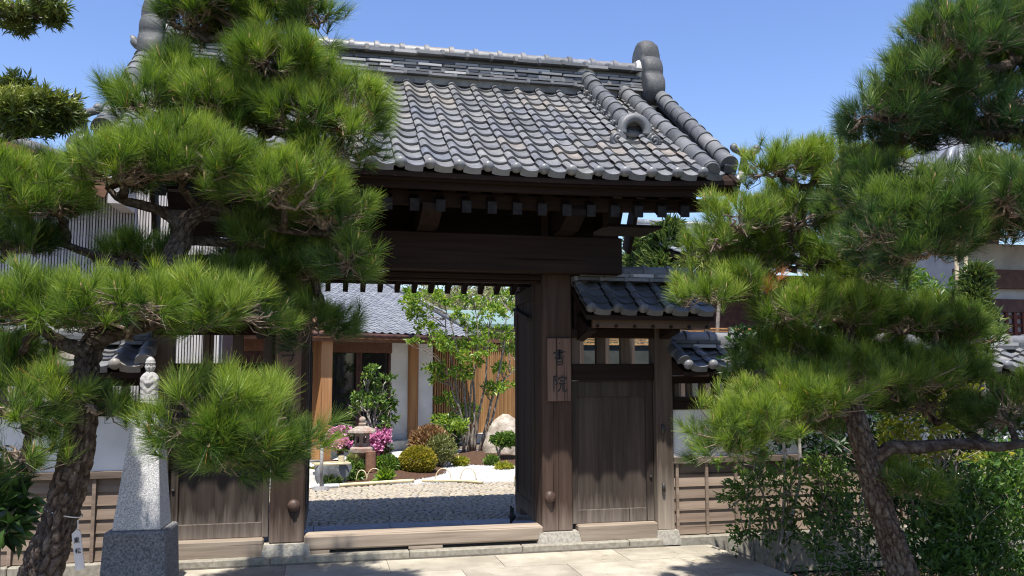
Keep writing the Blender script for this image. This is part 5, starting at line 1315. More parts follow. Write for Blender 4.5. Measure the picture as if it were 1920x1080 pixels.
def pine(name, label, trunk, trad, boughs, pads, L, mat, dens, nper, seed, Y, base_z, group=None, wid=.0030, bark_amp=.24, roots=None):
    global NEED
    rng = np.random.RandomState(seed); b = np.array([trunk[0][0], trunk[0][1], base_z]); t = thing(name, label, 'pine tree', b, group)
    bark_tube(rng, trunk, trad, 360, 72, bark_amp, .042).build('trunk', 'bark', t, True)
    tp = spline(trunk, 80)
    for bo, br in boughs:
        bark_tube(rng, bo, br, 46, 14, .14, .035).build('bough', 'bark', t, True); tp = np.vstack([tp, spline(bo, 40)])
    tw = MB(); cv = MB()
    for (px, py, Yp, hw, hh, dr, kw) in pads:
        s = DC(Yp, px); C = P(px, py, Yp); R = (hw * s, dr, hh * s); kw = dict(kw); k_bough = kw.pop('bough', True); dn = kw.pop('dens', 1.0); LL = L * kw.pop('len', 1.0); npf = kw.pop('nper', 1.0)
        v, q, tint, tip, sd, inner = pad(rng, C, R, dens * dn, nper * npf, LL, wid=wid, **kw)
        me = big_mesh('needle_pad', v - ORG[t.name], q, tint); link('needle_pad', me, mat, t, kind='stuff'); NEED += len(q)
        foot = C + np.array([0, 0, -.25 * R[2]])
        if k_bough:
            d = np.linalg.norm(tp - foot, axis=1); a = tp[np.argmin(d)]
            if d.min() > .08:
                bo = wander(rng, a, foot, 8, .13); bark_tube(rng, bo, np.linspace(.034, .017, 6), 30, 10, .14, .03).build('bough', 'bark', t, True)
        limbs = []
        for i in range(max(6, int(10 * R[0] / .45))):
            az = rng.uniform(0, 2 * math.pi); e = C + np.array([math.cos(az) * R[0], math.sin(az) * R[1], 0]) * rng.uniform(.5, .85) + np.array([0, 0, R[2] * rng.uniform(-.05, .4)])
            lb = wander(rng, foot, e, 9, .22); limbs.append(lb); tw.tube(lb, np.linspace(.013, .005, 9), 5)
        LP_ = np.vstack(limbs)
        for i in range(len(tip)):
            d = np.linalg.norm(LP_ - inner[i], axis=1); a = LP_[np.argmin(d)]
            e = tip[i]; m = .5 * (a + e) - sd[i] * .05 + rng.normal(0, .02, 3)
            tw.tube([a, m, e - sd[i] * .05, e], [.0045, .0038, .003, .0025], 4, False)
        for i in np.where(rng.rand(len(tip)) < .16)[0]:
            h = rng.uniform(.022, .055); cv.tube([tip[i] - sd[i] * .005, tip[i] + sd[i] * h * .6 + (0, 0, h * .3), tip[i] + sd[i] * h * .7 + (0, 0, h * .7)], [.004, .005, .0012], 5)
    tw.build('twigs', 'twig', t, False, kind='stuff'); cv.build('candles', 'candle', t, False, kind='stuff')
    return t
K = dict
Y1 = 5.45
def T(pts, Y, dy=None): return [P(a, b, Y + (dy[i] if dy is not None else 0)) for i, (a, b) in enumerate(pts)]
s1 = DC(Y1, 150)
tr = T([(48, 1150), (82, 1060), (122, 940), (152, 810), (168, 660), (222, 575), (300, 520), (338, 462), (352, 415), (400, 385), (470, 330), (492, 250), (484, 180), (488, 110), (485, 60)], Y1, [0, 0, 0, 0, .05, .15, .25, .3, .3, .32, .35, .35, .35, .35, .35])
tra = [x * s1 * .36 for x in (104, 98, 92, 78, 62, 62, 66, 66, 58, 46, 36, 28, 22, 17, 10)]
bo1 = [(T([(168, 660), (110, 640), (60, 600)], Y1), [.05, .04, .025]), (T([(175, 640), (260, 615), (350, 600)], Y1), [.05, .038, .022]), (T([(165, 740), (240, 756), (330, 775), (420, 800), (500, 815)], Y1, [0, -.1, -.2, -.2, -.2]), [.03, .022, .018, .015, .012]),
       (T([(350, 430), (300, 395), (230, 375), (200, 350)], Y1 + .3), [.045, .035, .028, .018]), (T([(395, 390), (450, 405), (530, 430), (620, 440)], Y1 + .3), [.045, .04, .03, .02]), (T([(155, 780), (110, 770), (50, 790)], Y1, [0, -.1, -.2]), [.03, .02, .015]), (T([(345, 450), (420, 455), (560, 470)], Y1 + .35, [0, .1, .2]), [.035, .03, .02]),
       (T([(300, 520), (180, 480), (70, 440)], Y1 + .2, [0, .2, .3]), [.04, .03, .02])]
# the columns: pixel centre and foot, distance, half width, height, depth in metres
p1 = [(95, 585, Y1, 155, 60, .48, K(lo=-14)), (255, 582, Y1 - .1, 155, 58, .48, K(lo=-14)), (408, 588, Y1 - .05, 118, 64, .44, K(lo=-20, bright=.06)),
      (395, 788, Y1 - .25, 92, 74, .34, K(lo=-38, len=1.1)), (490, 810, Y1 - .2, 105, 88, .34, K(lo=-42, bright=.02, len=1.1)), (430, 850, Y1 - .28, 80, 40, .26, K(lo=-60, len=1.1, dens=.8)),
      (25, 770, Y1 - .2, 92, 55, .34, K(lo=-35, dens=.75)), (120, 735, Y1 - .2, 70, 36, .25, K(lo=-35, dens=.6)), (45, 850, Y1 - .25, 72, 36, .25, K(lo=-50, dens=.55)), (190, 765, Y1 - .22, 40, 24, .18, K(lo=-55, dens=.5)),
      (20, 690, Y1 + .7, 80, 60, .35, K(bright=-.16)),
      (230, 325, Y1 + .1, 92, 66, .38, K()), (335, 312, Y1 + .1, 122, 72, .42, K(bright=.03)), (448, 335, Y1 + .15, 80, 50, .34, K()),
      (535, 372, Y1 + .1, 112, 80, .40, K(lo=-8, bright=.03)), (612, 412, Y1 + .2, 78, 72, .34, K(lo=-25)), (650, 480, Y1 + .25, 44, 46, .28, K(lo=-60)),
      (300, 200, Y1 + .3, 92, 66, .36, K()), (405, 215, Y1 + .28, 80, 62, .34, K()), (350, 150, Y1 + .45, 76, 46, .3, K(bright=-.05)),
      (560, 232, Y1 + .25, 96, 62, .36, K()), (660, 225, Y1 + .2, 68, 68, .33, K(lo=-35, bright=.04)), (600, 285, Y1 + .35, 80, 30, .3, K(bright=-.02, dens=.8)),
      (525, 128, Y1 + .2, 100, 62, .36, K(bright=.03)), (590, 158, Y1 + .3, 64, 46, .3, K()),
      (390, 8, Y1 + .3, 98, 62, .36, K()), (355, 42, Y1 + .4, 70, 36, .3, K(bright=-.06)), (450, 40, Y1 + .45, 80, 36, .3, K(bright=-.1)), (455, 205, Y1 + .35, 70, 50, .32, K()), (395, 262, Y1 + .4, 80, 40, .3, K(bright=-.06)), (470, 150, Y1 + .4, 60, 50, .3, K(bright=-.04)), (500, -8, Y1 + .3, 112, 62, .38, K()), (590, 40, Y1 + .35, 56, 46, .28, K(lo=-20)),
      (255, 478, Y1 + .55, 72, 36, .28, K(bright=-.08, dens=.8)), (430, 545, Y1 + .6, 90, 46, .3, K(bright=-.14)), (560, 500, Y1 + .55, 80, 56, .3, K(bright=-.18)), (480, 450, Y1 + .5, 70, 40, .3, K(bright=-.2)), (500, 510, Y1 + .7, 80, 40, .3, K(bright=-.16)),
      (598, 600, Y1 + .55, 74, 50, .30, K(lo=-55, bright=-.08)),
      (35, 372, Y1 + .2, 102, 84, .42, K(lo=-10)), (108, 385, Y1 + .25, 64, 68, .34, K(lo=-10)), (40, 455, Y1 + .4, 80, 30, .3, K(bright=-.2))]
pine('garden_pine', 'old leaning garden pine with layered needle pads left of the gate', tr, tra, bo1, p1, .128, 'needle', 190, 96, 11, Y1, -.03)

Y2 = 5.35; s2 = DC(Y2, 1620)
tr = T([(1722, 1150), (1690, 1070), (1655, 960), (1630, 870), (1602, 780), (1590, 720), (1598, 655), (1580, 600), (1545, 545), (1510, 480), (1500, 420), (1520, 360)], Y2, [0, 0, 0, 0, 0, .1, .2, .2, .25, .3, .3, .3])
tra = [x * s2 * .345 for x in (84, 78, 72, 68, 62, 54, 46, 40, 34, 28, 22, 14)]
bo2 = [(T([(1640, 868), (1668, 840), (1720, 838), (1800, 832), (1870, 838), (1930, 830)], Y2, [0, -.1, -.15, -.2, -.2, -.2]), [.055, .05, .045, .04, .035, .025]),
       (T([(1602, 770), (1540, 775), (1470, 770), (1400, 780)], Y2), [.04, .032, .025, .018]), (T([(1550, 550), (1470, 570), (1370, 560), (1320, 555)], Y2 + .25), [.04, .032, .025, .015]),
       (T([(1590, 610), (1680, 600), (1780, 590)], Y2 + .2), [.035, .03, .02]), (T([(1505, 460), (1440, 440), (1380, 430)], Y2 + .3), [.03, .025, .015]), (T([(1650, 930), (1690, 920), (1740, 905)], Y2), [.03, .022, .015])]
p2 = [(1358, 818, Y2, 78, 56, .32, K(lo=-34, bright=.03)), (1428, 804, Y2 - .1, 92, 64, .36, K(lo=-24)), (1515, 756, Y2 - .1, 108, 62, .38, K(bright=.02)), (1590, 712, Y2 + .1, 85, 46, .34, K()), (1680, 722, Y2 + .15, 110, 50, .38, K(bright=-.12)), (1765, 700, Y2 + .2, 76, 36, .34, K(bright=-.14)),
      (1322, 552, Y2 + .2, 58, 40, .28, K(bright=.06, lo=-14)), (1388, 546, Y2 + .25, 50, 40, .28, K(bright=.02, brown=.16)),
      (1482, 585, Y2 + .1, 78, 50, .34, K()), (1565, 588, Y2 + .15, 86, 56, .36, K()), (1680, 612, Y2 + .25, 96, 54, .36, K(bright=-.1)), (1762, 612, Y2 + .3, 70, 46, .34, K(bright=-.1)),
      (1395, 425, Y2 + .25, 80, 46, .32, K(bright=.03)), (1488, 418, Y2 + .25, 92, 52, .34, K()), (1552, 480, Y2 + .3, 62, 40, .3, K(bright=-.08)),
      (1455, 318, Y2 + .3, 78, 36, .32, K(bright=.06)), (1545, 306, Y2 + .35, 88, 34, .34, K(bright=.04)), (1628, 312, Y2 + .35, 60, 38, .3, K(bright=.06)),
      (1890, 770, Y2 - .1, 76, 66, .32, K(bright=-.12, lo=-35)), (1700, 912, Y2 - .05, 60, 36, .28, K(bright=-.18)), (1500, 790, Y2 + .5, 90, 46, .32, K(bright=-.16)), (1610, 670, Y2 + .5, 110, 40, .34, K(bright=-.18)), (1740, 760, Y2 + .5, 110, 40, .34, K(bright=-.18)),
      (1770, 690, Y2 + .5, 70, 40, .34, K(bright=-.16)), (1590, 440, Y2 + .4, 64, 50, .3, K(bright=-.06)), (1630, 520, Y2 + .3, 80, 44, .32, K(bright=-.04)), (1800, 640, Y2 + .3, 60, 40, .3, K(bright=-.1)), (1550, 660, Y2 + .35, 90, 40, .32, K(bright=-.08)), (1450, 700, Y2 + .3, 70, 36, .3, K(bright=-.06)), (1610, 380, Y2 + .5, 60, 40, .3, K(bright=-.05)), (1460, 660, Y2 + .5, 90, 36, .3, K(bright=-.14)), (1420, 500, Y2 + .5, 70, 30, .3, K(bright=-.12)), (1345, 460, Y2 + .3, 40, 30, .26, K()), (1440, 470, Y2 + .45, 90, 30, .3, K(bright=-.12)), (1530, 370, Y2 + .5, 80, 36, .3, K(bright=-.08))]
pine('garden_pine', 'garden pine with a slanting bare trunk and tiered pads right of the gate', tr, tra, bo2, p2, .115, 'needle', 175, 90, 12, Y2, GZ)

Y3 = 4.35; s3 = DC(Y3, 1900)
tr = T([(2120, 1150), (2090, 900), (2060, 650), (2020, 450), (1985, 300), (1950, 200), (1930, 80), (1900, -40)], Y3, [.2] * 8)
bo3 = [(T([(2010, 380), (1900, 400), (1800, 430), (1700, 440)], Y3), [.05, .04, .03, .02]), (T([(1975, 260), (1880, 255), (1790, 245), (1700, 225)], Y3 + .1), [.05, .04, .03, .02]), (T([(1935, 100), (1860, 130), (1790, 120)], Y3), [.04, .03, .02]), (T([(2030, 480), (1930, 420), (1870, 390)], Y3 - .1), [.04, .03, .02])]
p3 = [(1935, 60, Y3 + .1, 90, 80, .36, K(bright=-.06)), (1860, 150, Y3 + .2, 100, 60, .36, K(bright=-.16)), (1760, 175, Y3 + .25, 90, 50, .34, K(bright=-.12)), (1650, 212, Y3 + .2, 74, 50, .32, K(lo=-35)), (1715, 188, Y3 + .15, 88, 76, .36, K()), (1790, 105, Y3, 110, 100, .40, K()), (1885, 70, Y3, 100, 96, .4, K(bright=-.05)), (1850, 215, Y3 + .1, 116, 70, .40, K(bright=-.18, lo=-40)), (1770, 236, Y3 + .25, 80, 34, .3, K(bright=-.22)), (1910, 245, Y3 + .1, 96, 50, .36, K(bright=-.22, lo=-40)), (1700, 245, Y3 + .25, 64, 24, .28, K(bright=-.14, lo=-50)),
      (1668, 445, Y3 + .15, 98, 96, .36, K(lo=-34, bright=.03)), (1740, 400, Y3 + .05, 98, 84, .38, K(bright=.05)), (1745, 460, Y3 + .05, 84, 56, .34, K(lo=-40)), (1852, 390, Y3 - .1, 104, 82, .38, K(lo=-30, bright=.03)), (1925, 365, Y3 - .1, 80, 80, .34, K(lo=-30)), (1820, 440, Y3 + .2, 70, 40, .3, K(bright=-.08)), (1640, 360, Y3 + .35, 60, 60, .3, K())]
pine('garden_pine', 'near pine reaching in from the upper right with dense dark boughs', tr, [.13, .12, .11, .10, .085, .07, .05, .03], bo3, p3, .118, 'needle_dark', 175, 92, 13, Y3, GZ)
print('needles', NEED)

# podocarpus reaching in from the upper left
def podo():
    r = np.random.RandomState(31); Y = 5.9; t = thing('podocarpus_tree', 'narrow leaved evergreen reaching in at the upper left corner', 'tree', np.array([P(-260, 700, Y)[0], Y, -.03]))
    tr = [np.array([P(-260, 700, Y)[0], Y, -.05]), P(-250, 500, Y), P(-230, 250, Y), P(-210, 20, Y), P(-180, -120, Y)]
    bark_tube(r, tr, [.11, .10, .085, .06, .03], 60, 20).build('trunk', 'bark', t, True)
    for p in ([(-225, 300), (-100, 290), (20, 258), (80, 248), (130, 225)], [(-200, 60), (-90, 40), (20, 27), (75, 30), (105, 38)], [(-210, 100), (-80, 170), (20, 190), (60, 180)], [(-228, 330), (-90, 330), (40, 320), (110, 318)]):
        bark_tube(r, T(p, Y), [.035, .026, .02, .014, .008][:len(p)], 40, 10, .1, .03).build('bough', 'bark', t, True)
    parts = []; tw = MB()
    cl = [(20, 205, 60, 40), (70, 195, 60, 36), (115, 205, 45, 40), (25, 160, 45, 32), (90, 225, 60, 30), (140, 215, 22, 22), (10, 235, 50, 22), (60, 240, 40, 18), (30, 35, 45, 20), (70, 22, 40, 20), (105, 30, 28, 26), (40, 50, 30, 18), (10, 12, 40, 18), (90, 5, 40, 14), (80, 312, 60, 18), (120, 330, 40, 26), (150, 345, 26, 24), (60, 300, 50, 14)]
    for (cx, cy, rx, ry) in cl:
        c = P(cx, cy, Y + r.uniform(-.2, .2)); s = DC(Y, cx); nb = int(rx * ry / 22)
        for i in range(nb):
            d = nrm(r.normal(size=3)) * r.rand() ** .4; tip = c + d * (rx * s, rx * s * .8, ry * s); ax = nrm(nrm(d) + (0, 0, .7) + r.normal(0, .3, 3))
            n = 20; p = tip - ax * r.uniform(0, .07, (n, 1)); a = nrm(ax + r.normal(0, .62, (n, 3)))
            parts.append(leaf_quads(r, p, a, .062, (.0, 1.0), .16, np.full(n, .35 + .4 * d[2] + r.uniform(-.1, .25))))
            tw.tube([c + d * (rx * s, rx * s * .8, ry * s) * .4, tip], [.004, .002], 4, False)
    tw.build('twigs', 'twig', t, kind='stuff'); foliage('crown', parts, 'podo', t)
podo()

# wooden name tag tied to the leaning trunk
YT = Y1 - .125; a = P(146, 992, YT); b = P(150, 1068, YT); s = DC(YT, 148); w_ = 15 * s
t = thing('tree_tag', 'small wooden tag with brush writing hanging from the leaning pine trunk', 'tag', b)
d = nrm(a - b + (-.012, 0, 0)); x_ = nrm(np.cross((0, 1, 0), d)) * 1; x_ = x_ if x_[0] > 0 else -x_; nn = np.array([0, -1.0, 0]); L_ = np.linalg.norm(a - b)
poly = [b - x_ * w_ / 2, b + x_ * w_ / 2, b + x_ * w_ / 2 + d * L_ * .93, b + d * L_ + x_ * w_ * .1, b - x_ * w_ / 2 + d * L_ * .9]
MB().prism(poly, (0, .012, 0)).build('board', 'silverwood', t)
write(t, 'brush_character', 'kuro', b - x_ * w_ * .33 + d * L_ * .66 + nn * .001, x_, d, w_ * .66, nn, .11)
write(t, 'brush_character', 'matsu', b - x_ * w_ * .33 + d * L_ * .40 + nn * .001, x_, d, w_ * .66, nn, .11)
cN = P(120, 960, Y1); th = np.linspace(0, 2 * math.pi, 20)
MB().tube([cN + np.array([math.cos(q) * .098, math.sin(q) * .10, .03 * math.cos(q) * -1]) for q in th], .0035, 5, False).tube([P(146, 975, YT), a], .003, 4).build('cord', 'silverwood', t)

# ------------------------------------------------------------------ understory on the right, leafy plant on the left
def bush(name, label, cat, stems, clus, mat, size, dens, seed, stem='stem', aspect=.45, tint=(0, 1), Yd=.25, group=None, base_z=GZ, up=.3, r0=.014):
    r = np.random.RandomState(seed); x0_, Yb = stems[0][0][0], stems[0][0][2]; b = P(x0_, 900, Yb); b[2] = base_z; t = thing(name, label, cat, b, group); mb = MB(); sp = []
    for st in stems:
        p = [np.array([P(st[0][0], st[0][1], st[0][2])[0], st[0][2], base_z])] + [P(*q) for q in st[1:]]
        q = spline(p, 12); q[1:-1] += r.normal(0, .012, q[1:-1].shape); sp.append(q); mb.tube(q, np.linspace(r0, r0 * .4, 12), 6)
    pts = np.vstack(sp); parts = []
    for (cx, cy, Yc_, w_, h_, tn) in clus:
        c = P(cx, cy, Yc_); s = DC(Yc_, cx); rad = np.array([w_ * s, max(.12, w_ * s * .7), h_ * s]); n = int(1.7 * dens * w_ * h_ / 100)
        parts.append(leaves(r, c, rad, n, size, up, (max(0, tn - .3), min(1, tn + .35)), .12, max(5, n // 12), aspect))
        for k in range(3):
            a = pts[np.argmin(np.linalg.norm(pts - c + (0, 0, .15), axis=1))]; mb.tube(wander(r, a, c + r.normal(size=3) * rad * .6, 6, .1), np.linspace(.007, .003, 6), 4)
    mb.build('stems', stem, t, True, kind='stuff'); foliage('foliage', parts, mat, t); return t
bush('holly_shrub', 'spiny dark green holly with bare pale stems against the boarded wall', 'shrub', [[(1420, 1080, 6.9), (1405, 980, 6.9), (1395, 880, 6.85)], [(1440, 1080, 6.9), (1470, 960, 6.9), (1500, 860, 6.9)], [(1430, 1080, 6.9), (1440, 950, 6.9), (1380, 850, 6.8)], [(1450, 1080, 6.95), (1540, 950, 6.95), (1560, 860, 6.95)]],
     [(1380, 860, 6.8, 36, 26, .6), (1400, 900, 6.85, 44, 34, .4), (1375, 920, 6.85, 30, 26, .35), (1430, 870, 6.8, 30, 26, .45), (1440, 930, 6.9, 52, 44, .3), (1410, 975, 6.9, 50, 40, .3), (1480, 900, 6.85, 44, 30, .5), (1530, 880, 6.9, 50, 32, .75), (1470, 1000, 6.9, 40, 40, .25), (1560, 905, 6.9, 46, 30, .7), (1395, 1015, 6.9, 30, 26, .25), (1510, 950, 6.9, 40, 34, .4)], 'leaf_mid', .052, 7.5, 41)
bush('camellia_shrub', 'glossy dark camellia rising in front of the wall roof', 'shrub', [[(1450, 1080, 6.95), (1470, 880, 6.95), (1450, 740, 6.9), (1420, 650, 6.8)], [(1460, 1080, 6.95), (1500, 860, 6.95), (1480, 720, 6.9), (1470, 640, 6.9)]],
     [(1400, 650, 6.8, 36, 26, .3), (1440, 620, 6.8, 44, 30, .2), (1380, 680, 6.8, 26, 22, .35), (1470, 660, 6.85, 40, 34, .25), (1500, 620, 6.9, 44, 34, .15), (1420, 700, 6.85, 30, 20, .3)], 'leaf_dark', .07, 9, 42, stem='stem_pale', aspect=.5, r0=.02)
bush('nandina', 'yellow green nandina glowing behind the slanting pine trunk', 'shrub', [[(1720, 1080, 6.3), (1710, 900, 6.3), (1700, 790, 6.3)], [(1740, 1080, 6.3), (1760, 900, 6.3), (1770, 780, 6.3)], [(1730, 1080, 6.3), (1790, 880, 6.3), (1810, 770, 6.3)]],
     [(1690, 790, 6.3, 36, 30, .4), (1730, 760, 6.25, 44, 30, .6), (1780, 750, 6.3, 44, 26, .7), (1745, 800, 6.3, 50, 26, .5), (1800, 780, 6.35, 36, 26, .6), (1700, 840, 6.35, 44, 22, .6), (1760, 850, 6.35, 44, 18, .45), (1860, 870, 6.4, 60, 26, .6), (1900, 890, 6.4, 40, 30, .5), (1660, 810, 6.4, 30, 30, .35), (1820, 740, 6.4, 36, 26, .6)], 'leaf_yellow', .06, 9, 43, aspect=.36)
bush('undergrowth_shrub', 'broad dark leafy shrub filling the lower right corner', 'shrub', [[(1780, 1080, 5.9), (1760, 980, 5.9)], [(1820, 1080, 5.9), (1850, 960, 5.9)], [(1880, 1080, 5.9), (1900, 950, 5.9)]],
     [(1760, 960, 5.9, 60, 44, .25), (1820, 930, 5.9, 70, 50, .3), (1890, 940, 5.9, 60, 60, .3), (1740, 1020, 5.8, 60, 50, .2), (1810, 1010, 5.75, 80, 60, .3), (1890, 1020, 5.7, 70, 70, .35), (1850, 1070, 5.65, 90, 40, .25), (1780, 1060, 5.65, 50, 40, .2), (1900, 870, 6.0, 60, 40, .45)], 'leaf_mid', .065, 9, 44, aspect=.44)
bush('undergrowth_shrub', 'narrow leaved shaded shrub left of the slanting pine trunk', 'shrub', [[(1560, 1080, 6.3), (1550, 1000, 6.3)], [(1600, 1080, 6.3), (1610, 980, 6.3)]],
     [(1540, 1010, 6.3, 46, 40, .25), (1590, 980, 6.3, 50, 50, .3), (1560, 1060, 6.2, 60, 30, .25), (1630, 1040, 6.2, 40, 40, .25), (1600, 920, 6.5, 50, 40, .3), (1650, 900, 6.6, 50, 50, .3)], 'leaf_mid', .06, 8, 45, aspect=.3)
bush('undergrowth_shrub', 'shaded evergreen shrub standing behind the slanting pine trunk', 'shrub', [[(1700, 1080, 6.7), (1700, 930, 6.7)], [(1760, 1080, 6.7), (1780, 900, 6.7)], [(1850, 1080, 6.8), (1850, 900, 6.8)]],
     [(1690, 940, 6.7, 60, 50, .2), (1760, 900, 6.75, 60, 40, .25), (1830, 900, 6.8, 70, 50, .25), (1910, 900, 6.8, 60, 60, .25), (1560, 850, 7.1, 60, 40, .2), (1620, 830, 7.1, 60, 50, .2), (1850, 820, 7.0, 60, 40, .3), (1500, 800, 7.2, 60, 40, .15), (1600, 760, 7.2, 70, 50, .2), (1700, 780, 7.1, 70, 50, .2), (1780, 800, 7.1, 60, 50, .25), (1680, 870, 7.0, 60, 40, .25), (1900, 760, 7.1, 50, 50, .2), (1560, 960, 7.0, 40, 40, .2)], 'leaf_dark', .065, 9, 46)
bush('leafy_shrub', 'large leaved glossy shrub at the lower left edge', 'shrub', [[(0, 1080, 5.9), (5, 1000, 5.9), (20, 920, 5.85)], [(-20, 1080, 5.9), (-15, 980, 5.9), (-30, 920, 5.9)]],
     [(10, 940, 5.8, 40, 34, .35), (-20, 960, 5.8, 50, 44, .3), (15, 900, 5.85, 26, 16, .5), (5, 985, 5.8, 30, 22, .4)], 'leaf_dark', .15, 4, 47, base_z=-.03, aspect=.42)
# grass tufts and leaf litter by the right pine's foot
r6 = np.random.RandomState(51); n = 2600; gpt = np.stack([r6.uniform(3.1, 6.6, n), r6.uniform(4.0, 6.9, n), np.full(n, GZ)], 1); gpt = gpt[gpt[:, 0] > np.array([pave_right(y) for y in gpt[:, 1]]) + .03]
fx = np.array(P(1690, 1075, Y2)); cl_ = fx + r6.normal(0, .16, (700, 3)) * (1, 1, 0); cl_[:, 2] = GZ; gpt = np.vstack([gpt, cl_])
v, q, tt = leaf_quads(r6, gpt, nrm(r6.normal(0, .4, (len(gpt), 3)) + (0, 0, 1)), .16, (0, 1), .10)
link('grass', big_mesh('grass', v - fx, q, tt), 'grass', None, fx, kind='stuff', label='thin grass and weeds growing in the bed at the right', category='grass')
n = 2200; lp = np.stack([r6.uniform(2.6, 6.6, n), r6.uniform(4.0, 7.6, n), np.full(n, GZ + .01)], 1); lp = lp[lp[:, 0] > np.array([pave_right(y) for y in lp[:, 1]]) + .03]
v, q, tt = leaf_quads(r6, lp, nrm(r6.normal(size=(len(lp), 3)) * (1, 1, .15)), .06, (0, 1), .4)
link('leaf_litter', big_mesh('leaf_litter', v - fx, q, tt), 'leaf_red', None, fx, kind='stuff', label='dry brown leaf litter lying on the bed at the right', category='leaf litter')

# bamboo stakes propping the boughs
for i, (x, y0_, y1_, Y) in enumerate(((1778, 560, 700, 7.3), (1795, 455, 715, 7.2), (1813, 480, 690, 7.4), (1830, 590, 690, 7.1))):
    a, b = P(x + 6, 1060, Y), P(x - 2, y0_, Y); a[2] = GZ
    lb = ('leftmost of the four bamboo stakes behind the right pine', 'tallest bamboo stake propping a bough, second from the left', 'third bamboo stake from the left by the lattice window', 'rightmost bamboo stake in front of the lattice window')[i]
    MB().tube(spline([a, .5 * (a + b) + (.01, 0, 0), b], 8), .020, 8).build('bamboo_stake', 'stake', None, True, label=lb, category='stake', group='bamboo stakes by the right hall')
# small feathery conifer by the right hall
def conifer(name, label, px, pyb, pyt, hw, Y, seed, mat='juniper', n=2600, size=.09, group=None, base_z=GZ, open_=.25, lay=9):
    r = np.random.RandomState(seed); b = P(px, pyb, Y); s = DC(Y, px); top = P(px, pyt, Y); t = thing(name, label, 'tree', np.array([b[0], Y, base_z]), group)
    mb = MB(); tk = wander(r, (b[0], Y, base_z), top, 10, .03); mb.tube(tk, np.linspace(.05, .008, 10), 8); parts = []
    for l in range(lay):
        u = (l + .3) / lay; z = b[2] + (top[2] - b[2]) * u; rad = hw * s * (1 - .75 * u) * r.uniform(.75, 1.15)
        c0_ = np.array([np.interp(z, tk[:, 2], tk[:, 0]), np.interp(z, tk[:, 2], tk[:, 1]), z])
        for k in range(6):
            az = r.uniform(0, 6.28); e = c0_ + np.array([math.cos(az), math.sin(az), r.uniform(.0, .35)]) * rad
            mb.tube(wander(r, c0_, e, 6, .08), np.linspace(.012, .003, 6), 4)
            m = int(n / lay / 6); f_ = .3 + .75 * r.rand(m, 1); p = c0_ + (e - c0_) * f_ + r.normal(0, .09 * hw * s + .03, (m, 3)) * open_ * 3
            parts.append(leaf_quads(r, p, nrm((e - c0_) / rad + (0, 0, .6) + r.normal(0, .5, (m, 3))), size, (.1, 1), .22))
    mb.build('trunk', 'stem', t, True); foliage('crown', parts, mat, t); return t
conifer('cypress', 'feathery light green conifer in front of the right lattice window', 1832, 660, 500, 38, 6.9, 61, n=4600, size=.075)
conifer('background_tree', 'sparse conifer against the sky right of the gate lintel, left one', 1196, 560, 440, 52, 17, 62, 'juniper', 1500, .2, 'sparse conifers behind the side wicket')
conifer('background_tree', 'sparse conifer against the sky right of the gate lintel, right one', 1252, 560, 418, 56, 16.5, 63, 'juniper', 2400, .2, 'sparse conifers behind the side wicket')
bush('background_shrub', 'olive evergreen tree between the sparse conifers and the far roof', 'tree', [[(1320, 640, 15), (1320, 540, 15), (1310, 480, 15)], [(1325, 640, 15), (1350, 520, 15), (1360, 470, 15)]], [(1300, 490, 15, 34, 30, .5), (1340, 470, 15, 34, 28, .5), (1370, 500, 15, 30, 26, .3), (1310, 520, 15, 40, 20, .3), (1350, 460, 15, 26, 18, .5)], 'podo', .15, 22, 64, Yd=.5, r0=.05, aspect=.2)

# fallen needles and grit on the paving
r7 = np.random.RandomState(77); n = 1500; q_ = np.stack([r7.uniform(PVL, 4.4, n), r7.uniform(5.2, 7.58, n), np.full(n, -.0005)], 1); q_ = q_[q_[:, 0] < np.array([pave_right(y) for y in q_[:, 1]]) - .05]
keep = r7.rand(len(q_)) < .25 + .75 * np.exp(-((q_[:, 0] - 3.4) / .9) ** 2) + .6 * np.exp(-((q_[:, 0] + .6) / .8) ** 2); q_ = q_[keep]
dd = nrm(r7.normal(size=(len(q_), 3)) * (1, 1, .04)); v, q = needles(r7, q_, dd, r7.uniform(.05, .11, len(q_)), .003); v[:, 2] = np.maximum(v[:, 2], -.001) 
link('fallen_needles', big_mesh('fallen_needles', v - q_[0], q, np.repeat(r7.rand(len(q_)), 4)), 'leaf_red', None, q_[0], kind='stuff', label='dry fallen pine needles scattered on the pale paving', category='needles')
# ------------------------------------------------------------------ neighbouring buildings
# hall at the far right
YH = 11.6; t = thing('right_hall', 'plastered hall with dark red lattice window and tiled gable at the right edge', 'hall', (P(1980, 700, YH)[0], YH + 2, GZ))
xa_, xb_ = P(1805, 600, YH)[0], P(2200, 600, YH)[0]; zz_ = lambda py, px=1870: P(px, py, YH)[2]
MB().box(xa_, xb_, YH + .12, YH + 1.6, GZ, zz_(455)).build('wall', 'plaster_grey', t)
MB().box(xa_ - .05, xb_, YH + .0, YH + .118, zz_(540), zz_(505)).build('beam', 'redwall', t)
MB().box(xa_ - .05, xb_, YH + .04, YH + .118, zz_(584), zz_(560)).build('window_head', 'redwall', t)
MB().box(xa_ - .05, xa_ + .15, YH + .01, YH + .117, GZ, zz_(541)).build('post', 'redwall', t)
wz0, wz1 = zz_(680), zz_(585)
wn = MB().box(xa_ + .16, xb_, YH + .08, YH + .115, wz0, wz1).build('window', 'shoji', t)
dx = (P(1854, 600, YH)[0] - P(1838, 600, YH)[0])
for i in range(22):
    x = xa_ + .2 + i * dx; MB().box(x, x + dx * .34, YH + .03, YH + .075, wz0, wz1).build('lattice_bar', 'redwood', wn)
for j in range(6):
    z = wz0 + (wz1 - wz0) * (j + .3) / 6; MB().box(xa_ + .16, xb_, YH + .045, YH + .07, z, z + .05).build('lattice_bar', 'redwood', wn)
